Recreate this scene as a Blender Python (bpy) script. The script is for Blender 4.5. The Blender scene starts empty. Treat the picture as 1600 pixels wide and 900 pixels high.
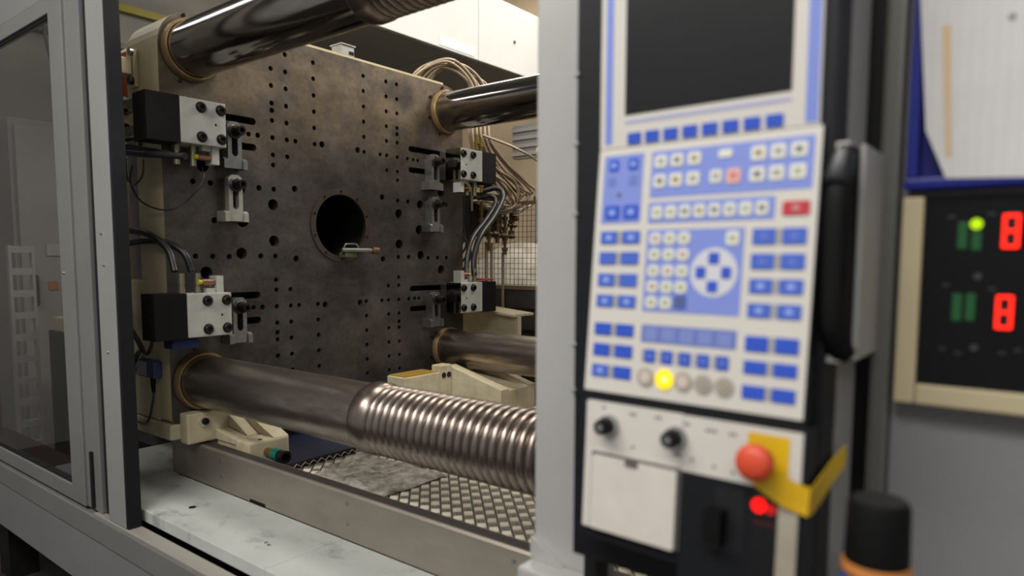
import bpy, bmesh, math, random
from mathutils import Vector, Matrix
random.seed(7)
C = bpy.context.scene.collection
R = math.radians

# ---------------------------------------------------------------- camera
F, CX, CY = 1081.97, 800.0, 499.83          # focal length and principal point in pixels of the 1600x900 frame
YAW, PITCH, ROLL = 0.668411, -0.0863844, 0.0030853
fw = Vector((-math.sin(YAW)*math.cos(PITCH), math.cos(YAW)*math.cos(PITCH), math.sin(PITCH)))
r0 = fw.cross(Vector((0, 0, 1))).normalized(); u0 = r0.cross(fw)
rt = r0*math.cos(ROLL) + u0*math.sin(ROLL); up = u0*math.cos(ROLL) - r0*math.sin(ROLL)
cd = bpy.data.cameras.new('camera'); cam = bpy.data.objects.new('camera', cd); C.objects.link(cam)
cam.matrix_world = Matrix(((rt.x, up.x, -fw.x, 0), (rt.y, up.y, -fw.y, 0), (rt.z, up.z, -fw.z, 0), (0, 0, 0, 1)))
cd.sensor_width = 36; cd.lens = F/1600*36; cd.shift_y = (CY-450)/1600; cd.clip_start = .05; cd.clip_end = 60
cd.dof.use_dof = True; cd.dof.focus_distance = 3.05; cd.dof.aperture_fstop = 2.2
bpy.context.scene.camera = cam

# ---------------------------------------------------------------- light and exposure
sc = bpy.context.scene
sc.view_settings.view_transform = 'Standard'; sc.view_settings.look = 'None'
sc.view_settings.gamma = 1; sc.view_settings.use_curve_mapping = False
sc.view_settings.exposure = 1.1
w = bpy.data.worlds.new('world'); sc.world = w; w.use_nodes = True
w.node_tree.nodes['Background'].inputs[0].default_value = (.95, .95, .94, 1)
w.node_tree.nodes['Background'].inputs[1].default_value = .16
def lamp(name, loc, sx, sy, power, col, aim=None):
    d = bpy.data.lights.new(name, 'AREA'); d.shape = 'RECTANGLE'; d.size = sx; d.size_y = sy; d.energy = power; d.color = col
    o = bpy.data.objects.new(name, d); C.objects.link(o); o.location = loc
    if aim: o.rotation_euler = (Vector(aim)-Vector(loc)).to_track_quat('-Z', 'Y').to_euler()
    return o
lamp('ceiling_tube_over_press', (-1.3, 1.9, 2.75), 2.2, .8, 34, (1, .95, .87))
lamp('ceiling_tube_behind_press', (-4.2, 4.6, 2.9), 2.4, .5, 46, (1, .95, .86))
lamp('aisle_fill', (-1.6, -1.3, 2.6), 3.2, .5, 62, (1, .975, .94), (-1.6, .6, -.4))  # unseen fill lamp added to brighten the front faces
lamp('aisle_right_fill', (.9, -1.6, 2.3), 2.2, .5, 21, (.98, .97, .96), (-.2, 1, 0))  # second unseen fill, added from the right of the aisle
lamp('rear_fill', (-1.2, 4.3, 2.4), 1.6, .4, 36, (1, .96, .90), (-2.9, 4.2, .8))  # unseen fill lamp, set to lift the overhead housing and rear wall
lamp('ceiling_tube_far_left', (-5.2, .6, 2.9), 1.8, .4, 9, (.96, .97, 1))

# ---------------------------------------------------------------- helpers
def ray(u, v):
    return rt*((u-CX)/F) + up*(-(v-CY)/F) + fw
def at(u, v, axis, val):                     # the point of the plane axis = val seen at u, v of the photograph
    d = ray(u, v); return d*(val/d['xyz'.index(axis)])
def lin(h):
    c = [int(h[i:i+2], 16)/255 for i in (0, 2, 4)]
    return [x/12.92 if x <= .04045 else ((x+.055)/1.055)**2.4 for x in c] + [1]
MATS = {}
def mat(name, col, rough=.5, metal=0., col2=None, scale=6., amt=.5, bump=0., bscale=60., stretch=None, emit=None, rvar=0., coat=0., spec=None):
    if name in MATS: return MATS[name]
    m = bpy.data.materials.new(name); m.use_nodes = True; nt = m.node_tree; N = nt.nodes; b = N['Principled BSDF']
    b.inputs['Base Color'].default_value = lin(col); b.inputs['Roughness'].default_value = rough; b.inputs['Metallic'].default_value = metal
    if spec is not None: b.inputs['Specular IOR Level'].default_value = spec
    if coat: b.inputs['Coat Weight'].default_value = coat
    tc = N.new('ShaderNodeTexCoord'); src = tc.outputs['Object']
    if stretch:
        mp = N.new('ShaderNodeMapping'); mp.inputs['Scale'].default_value = stretch; nt.links.new(src, mp.inputs[0]); src = mp.outputs[0]
    if col2:
        n = N.new('ShaderNodeTexNoise'); n.inputs['Scale'].default_value = scale; n.inputs['Detail'].default_value = 6; n.inputs['Roughness'].default_value = .65
        nt.links.new(src, n.inputs['Vector'])
        r = N.new('ShaderNodeValToRGB'); r.color_ramp.elements[0].position = .5-amt*.4; r.color_ramp.elements[1].position = .5+amt*.4
        r.color_ramp.elements[0].color = lin(col); r.color_ramp.elements[1].color = lin(col2)
        nt.links.new(n.outputs[0], r.inputs[0]); nt.links.new(r.outputs[0], b.inputs['Base Color'])
        if rvar:
            q = N.new('ShaderNodeMapRange'); q.inputs[3].default_value = rough-rvar; q.inputs[4].default_value = rough+rvar
            nt.links.new(n.outputs[0], q.inputs[0]); nt.links.new(q.outputs[0], b.inputs['Roughness'])
    if bump:
        n2 = N.new('ShaderNodeTexNoise'); n2.inputs['Scale'].default_value = bscale; n2.inputs['Detail'].default_value = 4
        nt.links.new(src, n2.inputs['Vector']); bp_ = N.new('ShaderNodeBump'); bp_.inputs['Strength'].default_value = bump; bp_.inputs['Distance'].default_value = .002
        nt.links.new(n2.outputs[0], bp_.inputs['Height']); nt.links.new(bp_.outputs[0], b.inputs['Normal'])
    if emit:
        b.inputs['Emission Color'].default_value = lin(emit[0]); b.inputs['Emission Strength'].default_value = emit[1]
    MATS[name] = m; return m

class MB:                                    # collects shapes in world coordinates
    def __init__(s): s.v = []; s.f = []; s.sm = []
    def add(s, vs, fs, smooth=False):
        o = len(s.v); s.v += [Vector(v) for v in vs]; s.f += [tuple(i+o for i in f) for f in fs]; s.sm += [smooth]*len(fs); return s
    def box(s, x0, x1, y0, y1, z0, z1, bev=0.):
        if bev:
            return s.bevbox(x0, x1, y0, y1, z0, z1, bev)
        vs = [(x, y, z) for x in (x0, x1) for y in (y0, y1) for z in (z0, z1)]
        return s.add(vs, [(0, 1, 3, 2), (4, 6, 7, 5), (0, 4, 5, 1), (2, 3, 7, 6), (0, 2, 6, 4), (1, 5, 7, 3)])
    def bevbox(s, x0, x1, y0, y1, z0, z1, b):
        bm = bmesh.new(); bmesh.ops.create_cube(bm, size=1)
        for v in bm.verts: v.co = Vector(((x0+x1)/2+v.co.x*(x1-x0), (y0+y1)/2+v.co.y*(y1-y0), (z0+z1)/2+v.co.z*(z1-z0)))
        bmesh.ops.bevel(bm, geom=bm.edges[:], offset=b, segments=2, affect='EDGES', profile=.6)
        bm.verts.index_update()
        s.add([v.co.copy() for v in bm.verts], [[v.index for v in f.verts] for f in bm.faces]); bm.free(); return s
    def obox(s, O, a, b, c, a0, a1, b0, b1, c0, c1):      # box in a frame (O; a, b, c)
        vs = [O+a*x+b*y+c*z for x in (a0, a1) for y in (b0, b1) for z in (c0, c1)]
        return s.add(vs, [(0, 1, 3, 2), (4, 6, 7, 5), (0, 4, 5, 1), (2, 3, 7, 6), (0, 2, 6, 4), (1, 5, 7, 3)])
    def rev(s, p, d, prof, n=24, cap=True, smooth=True):  # revolve [(t, r)] about the axis p, d
        p = Vector(p); d = Vector(d).normalized(); a = d.orthogonal().normalized(); b = d.cross(a)
        vs = []; fs = []
        for t, r in prof:
            for k in range(n):
                th = 2*math.pi*k/n; vs.append(p+d*t+a*(r*math.cos(th))+b*(r*math.sin(th)))
        for i in range(len(prof)-1):
            for k in range(n):
                fs.append((i*n+k, i*n+(k+1) % n, (i+1)*n+(k+1) % n, (i+1)*n+k))
        s.add(vs, fs, smooth)
        if cap:
            s.add(vs[:n], [tuple(range(n))[::-1]]); s.add(vs[-n:], [tuple(range(n))])
        return s
    def cyl(s, p, q, r, n=20, r2=None, smooth=True):
        p = Vector(p); q = Vector(q); return s.rev(p, q-p, [(0, r), ((q-p).length, r if r2 is None else r2)], n, True, smooth)
    def ball(s, c, r, n=14, sc_=(1, 1, 1)):
        vs = []; fs = []; m = n//2
        for i in range(m+1):
            ph = math.pi*i/m
            for k in range(n):
                th = 2*math.pi*k/n; vs.append(Vector(c)+Vector((r*sc_[0]*math.sin(ph)*math.cos(th), r*sc_[1]*math.sin(ph)*math.sin(th), r*sc_[2]*math.cos(ph))))
        for i in range(m):
            for k in range(n): fs.append((i*n+k, (i+1)*n+k, (i+1)*n+(k+1) % n, i*n+(k+1) % n))
        return s.add(vs, fs, True)
    def tube(s, pts, r, n=8, sub=6):
        P = [Vector(p) for p in pts]
        if sub > 1 and len(P) > 2:
            Q = []; E = [P[0]*2-P[1]] + P + [P[-1]*2-P[-2]]
            for i in range(1, len(E)-2):
                for k in range(sub):
                    t = k/sub; a, b, c, d = E[i-1:i+3]
                    Q.append(.5*((2*b)+(c-a)*t+(2*a-5*b+4*c-d)*t*t+(-a+3*b-3*c+d)*t**3))
            Q.append(P[-1]); P = Q
        vs = []; fs = []; nrm = None
        for i, p in enumerate(P):
            d = (P[min(i+1, len(P)-1)]-P[max(i-1, 0)]).normalized()
            nrm = d.orthogonal().normalized() if nrm is None else (nrm-d*nrm.dot(d)).normalized()
            b = d.cross(nrm)
            for k in range(n):
                th = 2*math.pi*k/n; vs.append(p+nrm*(r*math.cos(th))+b*(r*math.sin(th)))
        for i in range(len(P)-1):
            for k in range(n): fs.append((i*n+k, i*n+(k+1) % n, (i+1)*n+(k+1) % n, (i+1)*n+k))
        s.add(vs, fs, True); s.add(vs[:n], [tuple(range(n))[::-1]]); s.add(vs[-n:], [tuple(range(n))]); return s
    def prism(s, poly, axis, a0, a1):        # convex or fan-safe polygon of the two other coordinates, extruded along axis
        def P(p, t):
            return {'x': (t, p[0], p[1]), 'y': (p[0], t, p[1]), 'z': (p[0], p[1], t)}[axis]
        n = len(poly); vs = [P(p, a0) for p in poly]+[P(p, a1) for p in poly]
        return s.add(vs, [tuple(range(n))[::-1], tuple(range(n, 2*n))]+[(k, (k+1) % n, n+(k+1) % n, n+k) for k in range(n)])
    def sheet(s, outline, holes, axis, a0, a1):   # plate with holes, outlines in the two other coordinates
        cu = bpy.data.curves.new('tmp', 'CURVE'); cu.dimensions = '2D'; cu.fill_mode = 'BOTH'; cu.extrude = (a1-a0)/2
        for lp in [outline]+holes:
            sp = cu.splines.new('POLY'); sp.points.add(len(lp)-1); sp.use_cyclic_u = True
            for q, pt in zip(lp, sp.points): pt.co = (q[0], q[1], 0, 1)
        o = bpy.data.objects.new('tmp', cu); me = bpy.data.meshes.new_from_object(o)
        c = (a0+a1)/2
        fn = {'x': lambda v: (c+v.z, v.x, v.y), 'y': lambda v: (v.x, c-v.z, v.y), 'z': lambda v: (v.x, v.y, c+v.z)}[axis]
        s.add([fn(v.co) for v in me.vertices], [tuple(p.vertices) for p in me.polygons])
        bpy.data.objects.remove(o); bpy.data.curves.remove(cu); bpy.data.meshes.remove(me); return s
    def build(s, name, m, parent=None, **kw):
        me = bpy.data.meshes.new(name)
        org = Vector((0, 0, 0)); q = parent
        while q is not None: org += q.location; q = q.parent
        if parent is None:
            lo = Vector([min(v[i] for v in s.v) for i in range(3)]); hi = Vector([max(v[i] for v in s.v) for i in range(3)])
            org = Vector(((lo.x+hi.x)/2, (lo.y+hi.y)/2, lo.z))
        me.from_pydata([v-org for v in s.v], [], s.f); me.materials.append(m)
        me.polygons.foreach_set('use_smooth', s.sm)
        bm = bmesh.new(); bm.from_mesh(me); bmesh.ops.remove_doubles(bm, verts=bm.verts, dist=1e-6)
        bmesh.ops.recalc_face_normals(bm, faces=bm.faces)
        for e in bm.edges:
            if len(e.link_faces) == 2 and e.calc_face_angle(0) > .7: e.smooth = False
        bm.to_mesh(me); bm.free()
        o = bpy.data.objects.new(name, me); C.objects.link(o)
        if parent is not None: o.parent = parent
        else: o.location = org
        for k, v in kw.items(): o[k] = v
        return o
def tag(o, label, cat, group=None):
    o['label'] = label; o['category'] = cat
    if group: o['group'] = group
    return o
def thing(name, loc, label, cat, group=None):
    o = bpy.data.objects.new(name, None); o.empty_display_size = .05; C.objects.link(o); o.location = loc
    return tag(o, label, cat, group)
def circ(y, z, r, n=18, ph=0): return [(y+r*math.cos(2*math.pi*k/n+ph), z+r*math.sin(2*math.pi*k/n+ph)) for k in range(n)]
def stadium(y0, y1, z, h, n=8):
    r = h/2
    return [(y1-r+r*math.cos(t), z+r*math.sin(t)) for t in [(-.5+k/n)*math.pi for k in range(n+1)]] + \
           [(y0+r+r*math.cos(t), z+r*math.sin(t)) for t in [(.5+k/n)*math.pi for k in range(n+1)]]
def vstadium(y, z0, z1, wd, n=8): return [(b_, a_) for a_, b_ in stadium(z0, z1, y, wd, n)][::-1]

# ---------------------------------------------------------------- materials
PAINT = mat('cream_paint', 'c8bc9a', .5, 0, 'aa9c78', 7, .9, .15, 30)
PAINT2 = mat('cream_paint_worn', 'd3cab0', .45, 0, 'a39470', 9, .7, .2, 30)
GREY = mat('grey_frame_paint', '7d7e7b', .42, .2, '747470', 3, .6)
GREYD = mat('grey_sheet_paint', '7e7e7d', .5, .1, '747473', 2, .6)
STEEL = mat('clean_steel', 'a3a3a0', .34, .9, '7f7f7c', 30, .8, .1, 90)
STEELD = mat('dark_steel', '4d4a47', .4, .9, '34302d', 18, .8)
DULL = mat('dull_sheet_steel', 'aba297', .46, .75, '8f867b', 5, .8, .05, 30, (1, 1, 3))
CHROME = mat('polished_bar', 'a8a29c', .13, 1, '7d746d', 4, .8, .04, 50, (1, 5, 5), rvar=.05)
CHROMEW = mat('worn_bar', 'bbb0a6', .32, 1, '6e6259', 6, .7, .06, 60, (1, 5, 5), rvar=.08)
THREAD = mat('turned_steel_thread', '9c9087', .30, 1, '7a6f66', 20, .6)
BRASS = mat('bronze_ring', 'a08660', .45, .5, '77603f', 20, .8)
BLACK = mat('black_plastic', '060606', .6, 0, '0a0909', 8, .6, spec=.2)
BLACKM = mat('black_steel', '0a0a0a', .55, .1)
BOLT = mat('blackened_bolt', '35332f', .3, .85)
RUBBER = mat('black_rubber', '101215', .6, spec=.3)
WHITEB = mat('white_enamel_block', 'b4b4ab', .38, .1, '92928a', 14, .7, .08, 60)
HOSE = mat('black_hose', '17181a', .4)
CABLE = mat('beige_cable', 'a4917a', .35, .25, '7c6b57', 10, .7)
BLUET = mat('navy_paint', '101a38', .5, 0, '0a1020', 5, .7)
HOLE = mat('deep_recess', '080706', .9)
def platen_mat():
    m = bpy.data.materials.new('machined_platen_steel'); m.use_nodes = True; nt = m.node_tree; N = nt.nodes; b = N['Principled BSDF']; L = nt.links
    tc = N.new('ShaderNodeTexCoord')
    def noise(sc_, st=(1, 1, 1), det=7, rg=.6, off=(0, 0, 0)):
        mp = N.new('ShaderNodeMapping'); mp.inputs['Scale'].default_value = st; mp.inputs['Location'].default_value = off; L.new(tc.outputs['Object'], mp.inputs[0])
        n = N.new('ShaderNodeTexNoise'); n.inputs['Scale'].default_value = sc_; n.inputs['Detail'].default_value = det; n.inputs['Roughness'].default_value = rg
        L.new(mp.outputs[0], n.inputs['Vector']); return n.outputs[0]
    def ramp(src, stops):
        r = N.new('ShaderNodeValToRGB'); e = r.color_ramp.elements
        e[0].position, e[1].position = stops[0][0], stops[-1][0]; e[0].color, e[1].color = lin(stops[0][1]), lin(stops[-1][1])
        for p_, c_ in stops[1:-1]: q = e.new(p_); q.color = lin(c_)
        L.new(src, r.inputs[0]); return r.outputs[0]
    def mix(a, b_, f, mode='MIX'):
        x = N.new('ShaderNodeMix'); x.data_type = 'RGBA'; x.blend_type = mode
        if isinstance(f, float): x.inputs[0].default_value = f
        else: L.new(f, x.inputs[0])
        L.new(a, x.inputs[6]); L.new(b_, x.inputs[7]); return x.outputs[2]
    base = ramp(noise(2.2, (1, 1, 1.6)), [(.3, '474443'), (.5, '65625f'), (.7, '565554')])
    rust = ramp(noise(5, (1, 1.6, .8), off=(3, 1, 2)), [(.35, '3a3634'), (.6, '5c524b'), (.8, '675f55')])
    c = mix(base, rust, .5)
    # ochre oil film on the upper third and stains with vertical runs
    sx = N.new('ShaderNodeSeparateXYZ'); L.new(tc.outputs['Object'], sx.inputs[0])
    mr = N.new('ShaderNodeMapRange'); mr.inputs[1].default_value = .95; mr.inputs[2].default_value = 1.3; L.new(sx.outputs[2], mr.inputs[0])
    och = ramp(noise(3.2, (1, 1.1, .9), off=(1, 4, 0)), [(.35, '5a544e'), (.5, '7c6e5a'), (.65, '6a635c')])
    c = mix(c, och, mr.outputs[0])
    run = ramp(noise(5, (1, .8, 1.5), 8, .65), [(.36, '6c645c'), (.6, 'ffffff')])
    c = mix(c, run, .5, 'MULTIPLY')
    sp = ramp(noise(60, (1, 1, 1), 3), [(.35, 'd6d0ca'), (.6, 'ffffff')])
    c = mix(c, sp, .5, 'MULTIPLY')
    L.new(c, b.inputs['Base Color']); b.inputs['Metallic'].default_value = .7
    rr = N.new('ShaderNodeMapRange'); rr.inputs[3].default_value = .3; rr.inputs[4].default_value = .62; L.new(noise(4), rr.inputs[0]); L.new(rr.outputs[0], b.inputs['Roughness'])
    bb = N.new('ShaderNodeBump'); bb.inputs['Strength'].default_value = .12; bb.inputs['Distance'].default_value = .002; L.new(noise(45), bb.inputs['Height']); L.new(bb.outputs[0], b.inputs['Normal'])
    return m
PLATEN = platen_mat()

# ---------------------------------------------------------------- the hall
def struct(name, mb, m):
    o = mb.build(name, m); o['kind'] = 'structure'; return o
FLOORM = mat('hall_floor_concrete', '3c3733', .6, 0, '2a2623', 3, .8, .1, 30)
WALLM = mat('hall_wall_plaster', '8e8a82', .8, 0, '7d7972', 1.5, .7)
WALLC = mat('rear_wall_cream', 'a8967c', .8, 0, '97866e', 1.5, .7)
struct('floor', MB().box(-7.2, 3, -2.5, 6.2, -1.75, -1.65), FLOORM)
struct('ceiling', MB().box(-7.2, 3, -2.5, 6.2, 3.1, 3.2), mat('ceiling_grey', '7a7a78', .9))
struct('wall_left', MB().box(-7.2, -7, -2.5, 6.2, -1.65, 3.1), WALLM)
struct('wall_back', MB().box(-7, 3, 6, 6.2, -1.65, 3.1), WALLC)

# ---------------------------------------------------------------- platen
PX, PYC, PZC = -2.5, 1.951, .146
pl = thing('platen', (-2.66, PYC, -.66), 'huge brown steel mounting platen drilled with bolt holes and one big centre hole', 'platen')
def rrect(y0, y1, z0, z1, r, n=8):
    o = []
    for cy_, cz_, a in ((y1-r, z1-r, 0), (y0+r, z1-r, 90), (y0+r, z0+r, 180), (y1-r, z0+r, 270)):
        for k in range(n+1): t = R(a+90*k/n); o.append((cy_+r*math.cos(t), cz_+r*math.sin(t)))
    return o
def outline(y0=1.177, y1=2.742, z0=-.60, z1=.88, r=.13, rb=.02, n=8):
    o = []
    for cy_, cz_, a, q in ((y1-r, z1-r, 0, r), (y0+r, z1-r, 90, r), (y0+rb, z0+rb, 180, rb), (y1-rb, z0+rb, 270, rb)):
        for k in range(n+1): t = R(a+90*k/n); o.append((cy_+q*math.cos(t), cz_+q*math.sin(t)))
    return o
H = []
def hole(y, z, r, mirror='quad'):
    S = {'quad': [(1, 1), (-1, 1), (1, -1), (-1, -1)], 'lr': [(1, 1), (-1, 1)], 'one': [(1, 1)]}[mirror]
    for a, b in S:
        if (a*y, b*z) not in [(h[0], h[1]) for h in H]: H.append((a*y, b*z, r))
for z in (.338, .405, .472, .539, .607, .673): hole(.133, z, .0098)
for z in (.27, .338, .405, .472, .54, .607, .675): hole(.267, z, .0098)
for z in (.23, .27, .338, .405, .4445, .473, .541, .607, .675): hole(.333, z, .0098 if z != .4445 else .0105)
for y, z, r in ((.236, .1435, .0135), (.333, .134, .0105), (.399, .134, .0115), (.338, .0725, .0225), (.096, .342, .0135), (.227, .338, .0098),
                (.398, .338, .0105), (.437, .337, .0095), (.466, .337, .0095), (.481, .124, .0225), (.533, .137, .0105), (.599, .136, .0105), (.665, .136, .0105), (.626, .197, .0235)): hole(y, z, r)
hole(.472, 0, .0235, 'lr'); hole(-.587, -.002, .012, 'one')
holes = [circ(PYC+y, PZC+z, r) for y, z, r in H]
holes.append(circ(PYC-.004, PZC+.003, .134, 48))
for sy in (-1, 1):
    for sz in (-1, 1):
        for zz in (.288, .388):
            a, b = sorted((PYC+sy*.405, PYC+sy*.70)); holes.append(stadium(a, b, PZC+sz*zz, .027))
BARS = [(1.293, .745), (1.293, -.452), (2.611, .745), (2.611, -.455)]
pf = MB().sheet(outline(), holes, 'x', -2.57, -2.50).build('plate_face', PLATEN, pl)
def rim(o):                                   # the outer edge of the plate is painted cream
    o.data.materials.append(PAINT); org = pl.location
    for p_ in o.data.polygons:
        if abs(p_.normal.x) > .5: continue
        c_ = p_.center+org
        if c_.y < 1.19 or c_.y > 2.73 or c_.z > .865 or c_.z < -.59 or ((c_.y < 1.307 or c_.y > 2.612) and c_.z > .75 and math.hypot(c_.y-(1.307 if c_.y < 2 else 2.612), c_.z-.75) > .122): p_.material_index = 1
rim(pf)
rim(MB().sheet(outline(), [circ(PYC-.004, PZC+.003, .134, 48)], 'x', -2.60, -2.57).build('backing_plate', mat('slot_shade_steel', '151211', .6, .3), pl))  # near-black colour puts the shade of slots and holes into the plate
MB().sheet([(1.18, -.25), (2.74, -.25), (2.74, .55), (1.18, .55)], [circ(PYC-.004, PZC+.003, .134, 48)], 'x', -2.70, -2.6001).build('painted_web', PAINT, pl, label='cream painted side of the platen')
for ya, yb in ((1.177, 1.60), (2.32, 2.742)):
    mb = MB(); o = outline(ya, yb, .47, .88, .13); mb.prism(o, 'x', -2.745, -2.601); mb.build('corner_boss', PAINT, pl, label='cream painted boss with a rounded top corner')
    mb = MB(); mb.bevbox(-2.815, -2.601, ya, yb, -.60, -.08, .006); mb.build('corner_boss', PAINT, pl, label='cream painted lower boss')
MB().box(-2.76, -2.601, 1.60, 2.32, .62, .875).build('top_web', PAINT, pl)
MB().box(-2.76, -2.601, 1.60, 2.32, -.60, -.30).build('bottom_web', PAINT, pl)
MB().rev((-2.925, PYC-.004, PZC+.003), (1, 0, 0), [(0, .0005), (0, .16), (.224, .16), (.224, .1345), (.415, .1338), (.415, .1325), (.01, .1325), (.01, .0005)], 40, False).build('centre_bore', mat('dark_bore', '1a1614', .5, .4), pl)  # bore is one near-black brown throughout
MB().bevbox(-2.83, -2.4995, 1.168, 2.75, -.66, -.602, .006).build('foot_plate', PAINT2, pl)
MB().box(-2.60, -2.502, 1.80, 2.60, .8805, .890).build('top_strip', PAINT, pl, label='thin cream edge strip along the top')
mb = MB().sheet(circ(PYC-.004, PZC+.003, .160, 48), [circ(PYC-.004, PZC+.003, .135, 48)], 'x', -2.50, -2.494); ring = mb.build('locating_ring', mat('ring_steel', '5e544b', .4, .7, '46403a', 14, .8), pl)
for k in range(10):
    t = R(18+36*k); c = (-2.494, PYC-.004+.148*math.cos(t), PZC+.003+.148*math.sin(t))
    MB().cyl(c, (-2.4915, c[1], c[2]), .0055, 10).build('ring_screw', BOLT, ring)
for yb, zb in BARS:
    p = (-2.5, yb, zb)
    q = MB().rev(p, (1, 0, 0), [(0, .112), (.006, .1115), (.006, .098), (0, .098)], 40, False).build('scraper_seat', mat('ring_steel', '', 0), pl)
    MB().rev((-2.494, yb, zb), (1, 0, 0), [(0, .1075), (.020, .1075), (.027, .1045), (.027, .0975), (0, .0975)], 40, False).build('bronze_ring', BRASS, q)
    for k in range(4):
        t = R(100+50*k); c = (-2.5, yb+.121*math.cos(t), zb+.121*math.sin(t))
        if 1.19 < c[1] < 2.73: MB().cyl(c, (-2.494, c[1], c[2]), .0065, 10).build('seat_screw', BOLT, q)
MB().cyl((-2.66, 1.177, .42), (-2.66, 1.172, .42), .012).build('side_plug', BOLT, pl)

# small white sensor box on the platen top
t = thing('limit_box', (-2.55, 2.01, .892), 'small pale grey box sitting on the top edge of the drilled platen', 'box')
MB().bevbox(-2.58, -2.51, 1.975, 2.045, .892, .935, .004).build('body', WHITEB, t)
MB().box(-2.5098, -2.507, 2.015, 2.04, .899, .912).build('dark_window', BLACK, t)
MB().box(-2.585, -2.505, 1.97, 2.05, .9352, .94).build('lid', WHITEB, t)

# ---------------------------------------------------------------- tie bars
def bar(yb, zb, label, x1, worn, th):
    t = thing('tie_bar', (-2.55, yb, zb), label, 'tie bar', None)
    r = .0955
    MB().rev((-2.499, yb, zb), (1, 0, 0), [(0, r), (.972 if th else x1+2.499, r)], 72).build('shaft', CHROMEW if worn else CHROME, t)
    if th:
        prof = [(0, r-.002), (.002, r+.004), (.006, r+.0075), (.012, r+.0090), (.045, r+.0085), (.055, r+.006), (.065, r+.001), (.070, r-.006)]
        s0 = .070; pit = .0270; x = s0
        while x < x1+1.527:
            for k in range(10):
                prof.append((x+.002+pit*k/10, r-.0075+.0125*math.sin(math.pi*(k+.25)/10.5)**.75))
            x += pit
        MB().rev((-1.527, yb, zb), (1, 0, 0), prof, 72).build('thread', THREAD, t, label='deeply rounded screw thread')
    return t
bar(*BARS[0], 'polished steel tie bar crossing the top of the picture above the platen', .3, False, True)
bar(*BARS[1], 'thick steel tie bar with rounded thread in front of the platen, low', .3, True, True)
bar(*BARS[2], 'shiny steel tie bar below the beige cable bundle at upper right of platen', .3, False, False)
bar(*BARS[3], 'brown shaded steel tie bar at the lower right corner of the platen', .3, True, False)

# ---------------------------------------------------------------- hydraulic blocks on the platen
def hexbolt(p, r, h, parent, name='bolt', ax=(1, 0, 0), ring=None):
    p = Vector(p); ax = Vector(ax)
    b = MB().rev(p, ax, [(0, r), (h*.8, r), (h, r*.88), (h, r*.5), (h*.45, r*.5)], 20).build(name, BOLT, parent)
    MB().rev(p+ax*(h*.44), ax, [(0, r*.5), (.0006, r*.5)], 6, True, False).build('socket', HOLE, b)
    if ring: MB().rev(p, ax, [(0, r*1.22), (.002, r*1.22)], 20).build('washer', ring, b)
    return b
def unit(s, zc, label, up_):
    yi = PYC+s*.6145; yw = yi+s*.1625; yk = yw+s*.112
    t = thing('hydraulic_block', (-2.4, (yi+yk)/2, zc-.0765), label, 'hydraulic block', 'white and black hydraulic blocks at the platen corners')
    y0, y1 = sorted((yi, yw))
    MB().bevbox(-2.449, -2.35, y0, y1, zc-.0765, zc+.0765, .0035).build('white_body', WHITEB, t)
    b0, b1 = sorted((yw+s*.0006, yk))
    MB().bevbox(-2.446, -2.352, b0, b1, zc-.080, zc+.078, .0015).build('black_cover', BLACK, t, label='matt black cover')
    if s > 0: MB().bevbox(-2.4515, -2.3505, yi-.003, yi-.0002, zc-.0775, zc+.0765, .001).build('mirror_end_plate', mat('mirror_steel', 'a09c90', .12, 1, '6f6a58', 25, .6, .3, 30), t, label='shiny end plate')
    a0, a1 = sorted((yi+s*.004, yi+s*.10))
    MB().box(-2.499, -2.4495, a0, a1, zc-.070, zc+.070).build('mounting_plate', STEEL, t)
    k0, k1 = sorted((yi-s*.010, yi-s*.0032))
    MB().bevbox(-2.43, -2.38, k0, k1, zc-.018, zc+.02, .002).build('piston', STEELD, t)
    for dy in (.0185, .090):
        for dz in (-.050, .050):
            hexbolt((-2.3499, yi+s*dy, zc+dz), .0155, .011, t, ring=STEELD)
    MB().cyl((-2.35, yi+s*.038, zc-.002), (-2.3492, yi+s*.038, zc-.002), .004, 10).build('drain_plug', BOLT, t)
    # pipe unions and a proximity switch on its bracket
    e = 1 if up_ else -1
    for dy in (.098, .156):
        p = Vector((-2.40, yi+s*dy, zc+e*.0765))
        f = MB().rev(p, (0, 0, e), [(0, .0125), (.022, .0125), (.022, .010), (.03, .010), (.03, .0115), (.070, .0115)], 12).build('pipe_union', mat('zinc_union', '8d8874', .35, .8), t)
    zz = zc+e*.0765
    q0, q1 = sorted((yi+s*.018, yi+s*.044))
    MB().box(-2.42, -2.37, q0, q1, *sorted((zz, zz+e*.060))).build('switch_bracket', WHITEB, t)
    q0, q1 = sorted((yi+s*.045, yi+s*.078))
    MB().box(-2.415, -2.375, q0, q1, *sorted((zz, zz+e*.016))).build('bracket_foot', WHITEB, t)
    sw = MB().cyl((-2.385, yi+s*.045, zz+e*.038), (-2.385, yi+s*.090, zz+e*.038), .012, 14).build('proximity_switch', mat('copper_switch', '9a7560', .3, .9), t)
    MB().cyl((-2.385, yi+s*.0905, zz+e*.038), (-2.385, yi+s*.104, zz+e*.038), .009, 12).build('lit_tip', mat('yellow_tip', 'a8a020', .4, 0), sw)
    return t
unit(-1, .4695, 'white block with black cover at the upper left of the drilled platen', False)
unit(-1, -.1965, 'white block with black cover at lower left, steel unions and copper switch on top', True)
unit(1, .4745, 'four-bolt white block at the upper right edge below the beige cables', False)
unit(1, -.1915, 'white block with black cover at the lower right edge of the platen', True)
# blue rag or pad under the lower left block
tag(MB().bevbox(-2.44, -2.37, 1.128, 1.225, -.312, -.2785, .006).build('blue_pad', mat('blue_pad_cloth', '12264f', .8, 0, '0e1d3c', 20, .6)), 'small blue pad under the lower left hydraulic block', 'pad')

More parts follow.
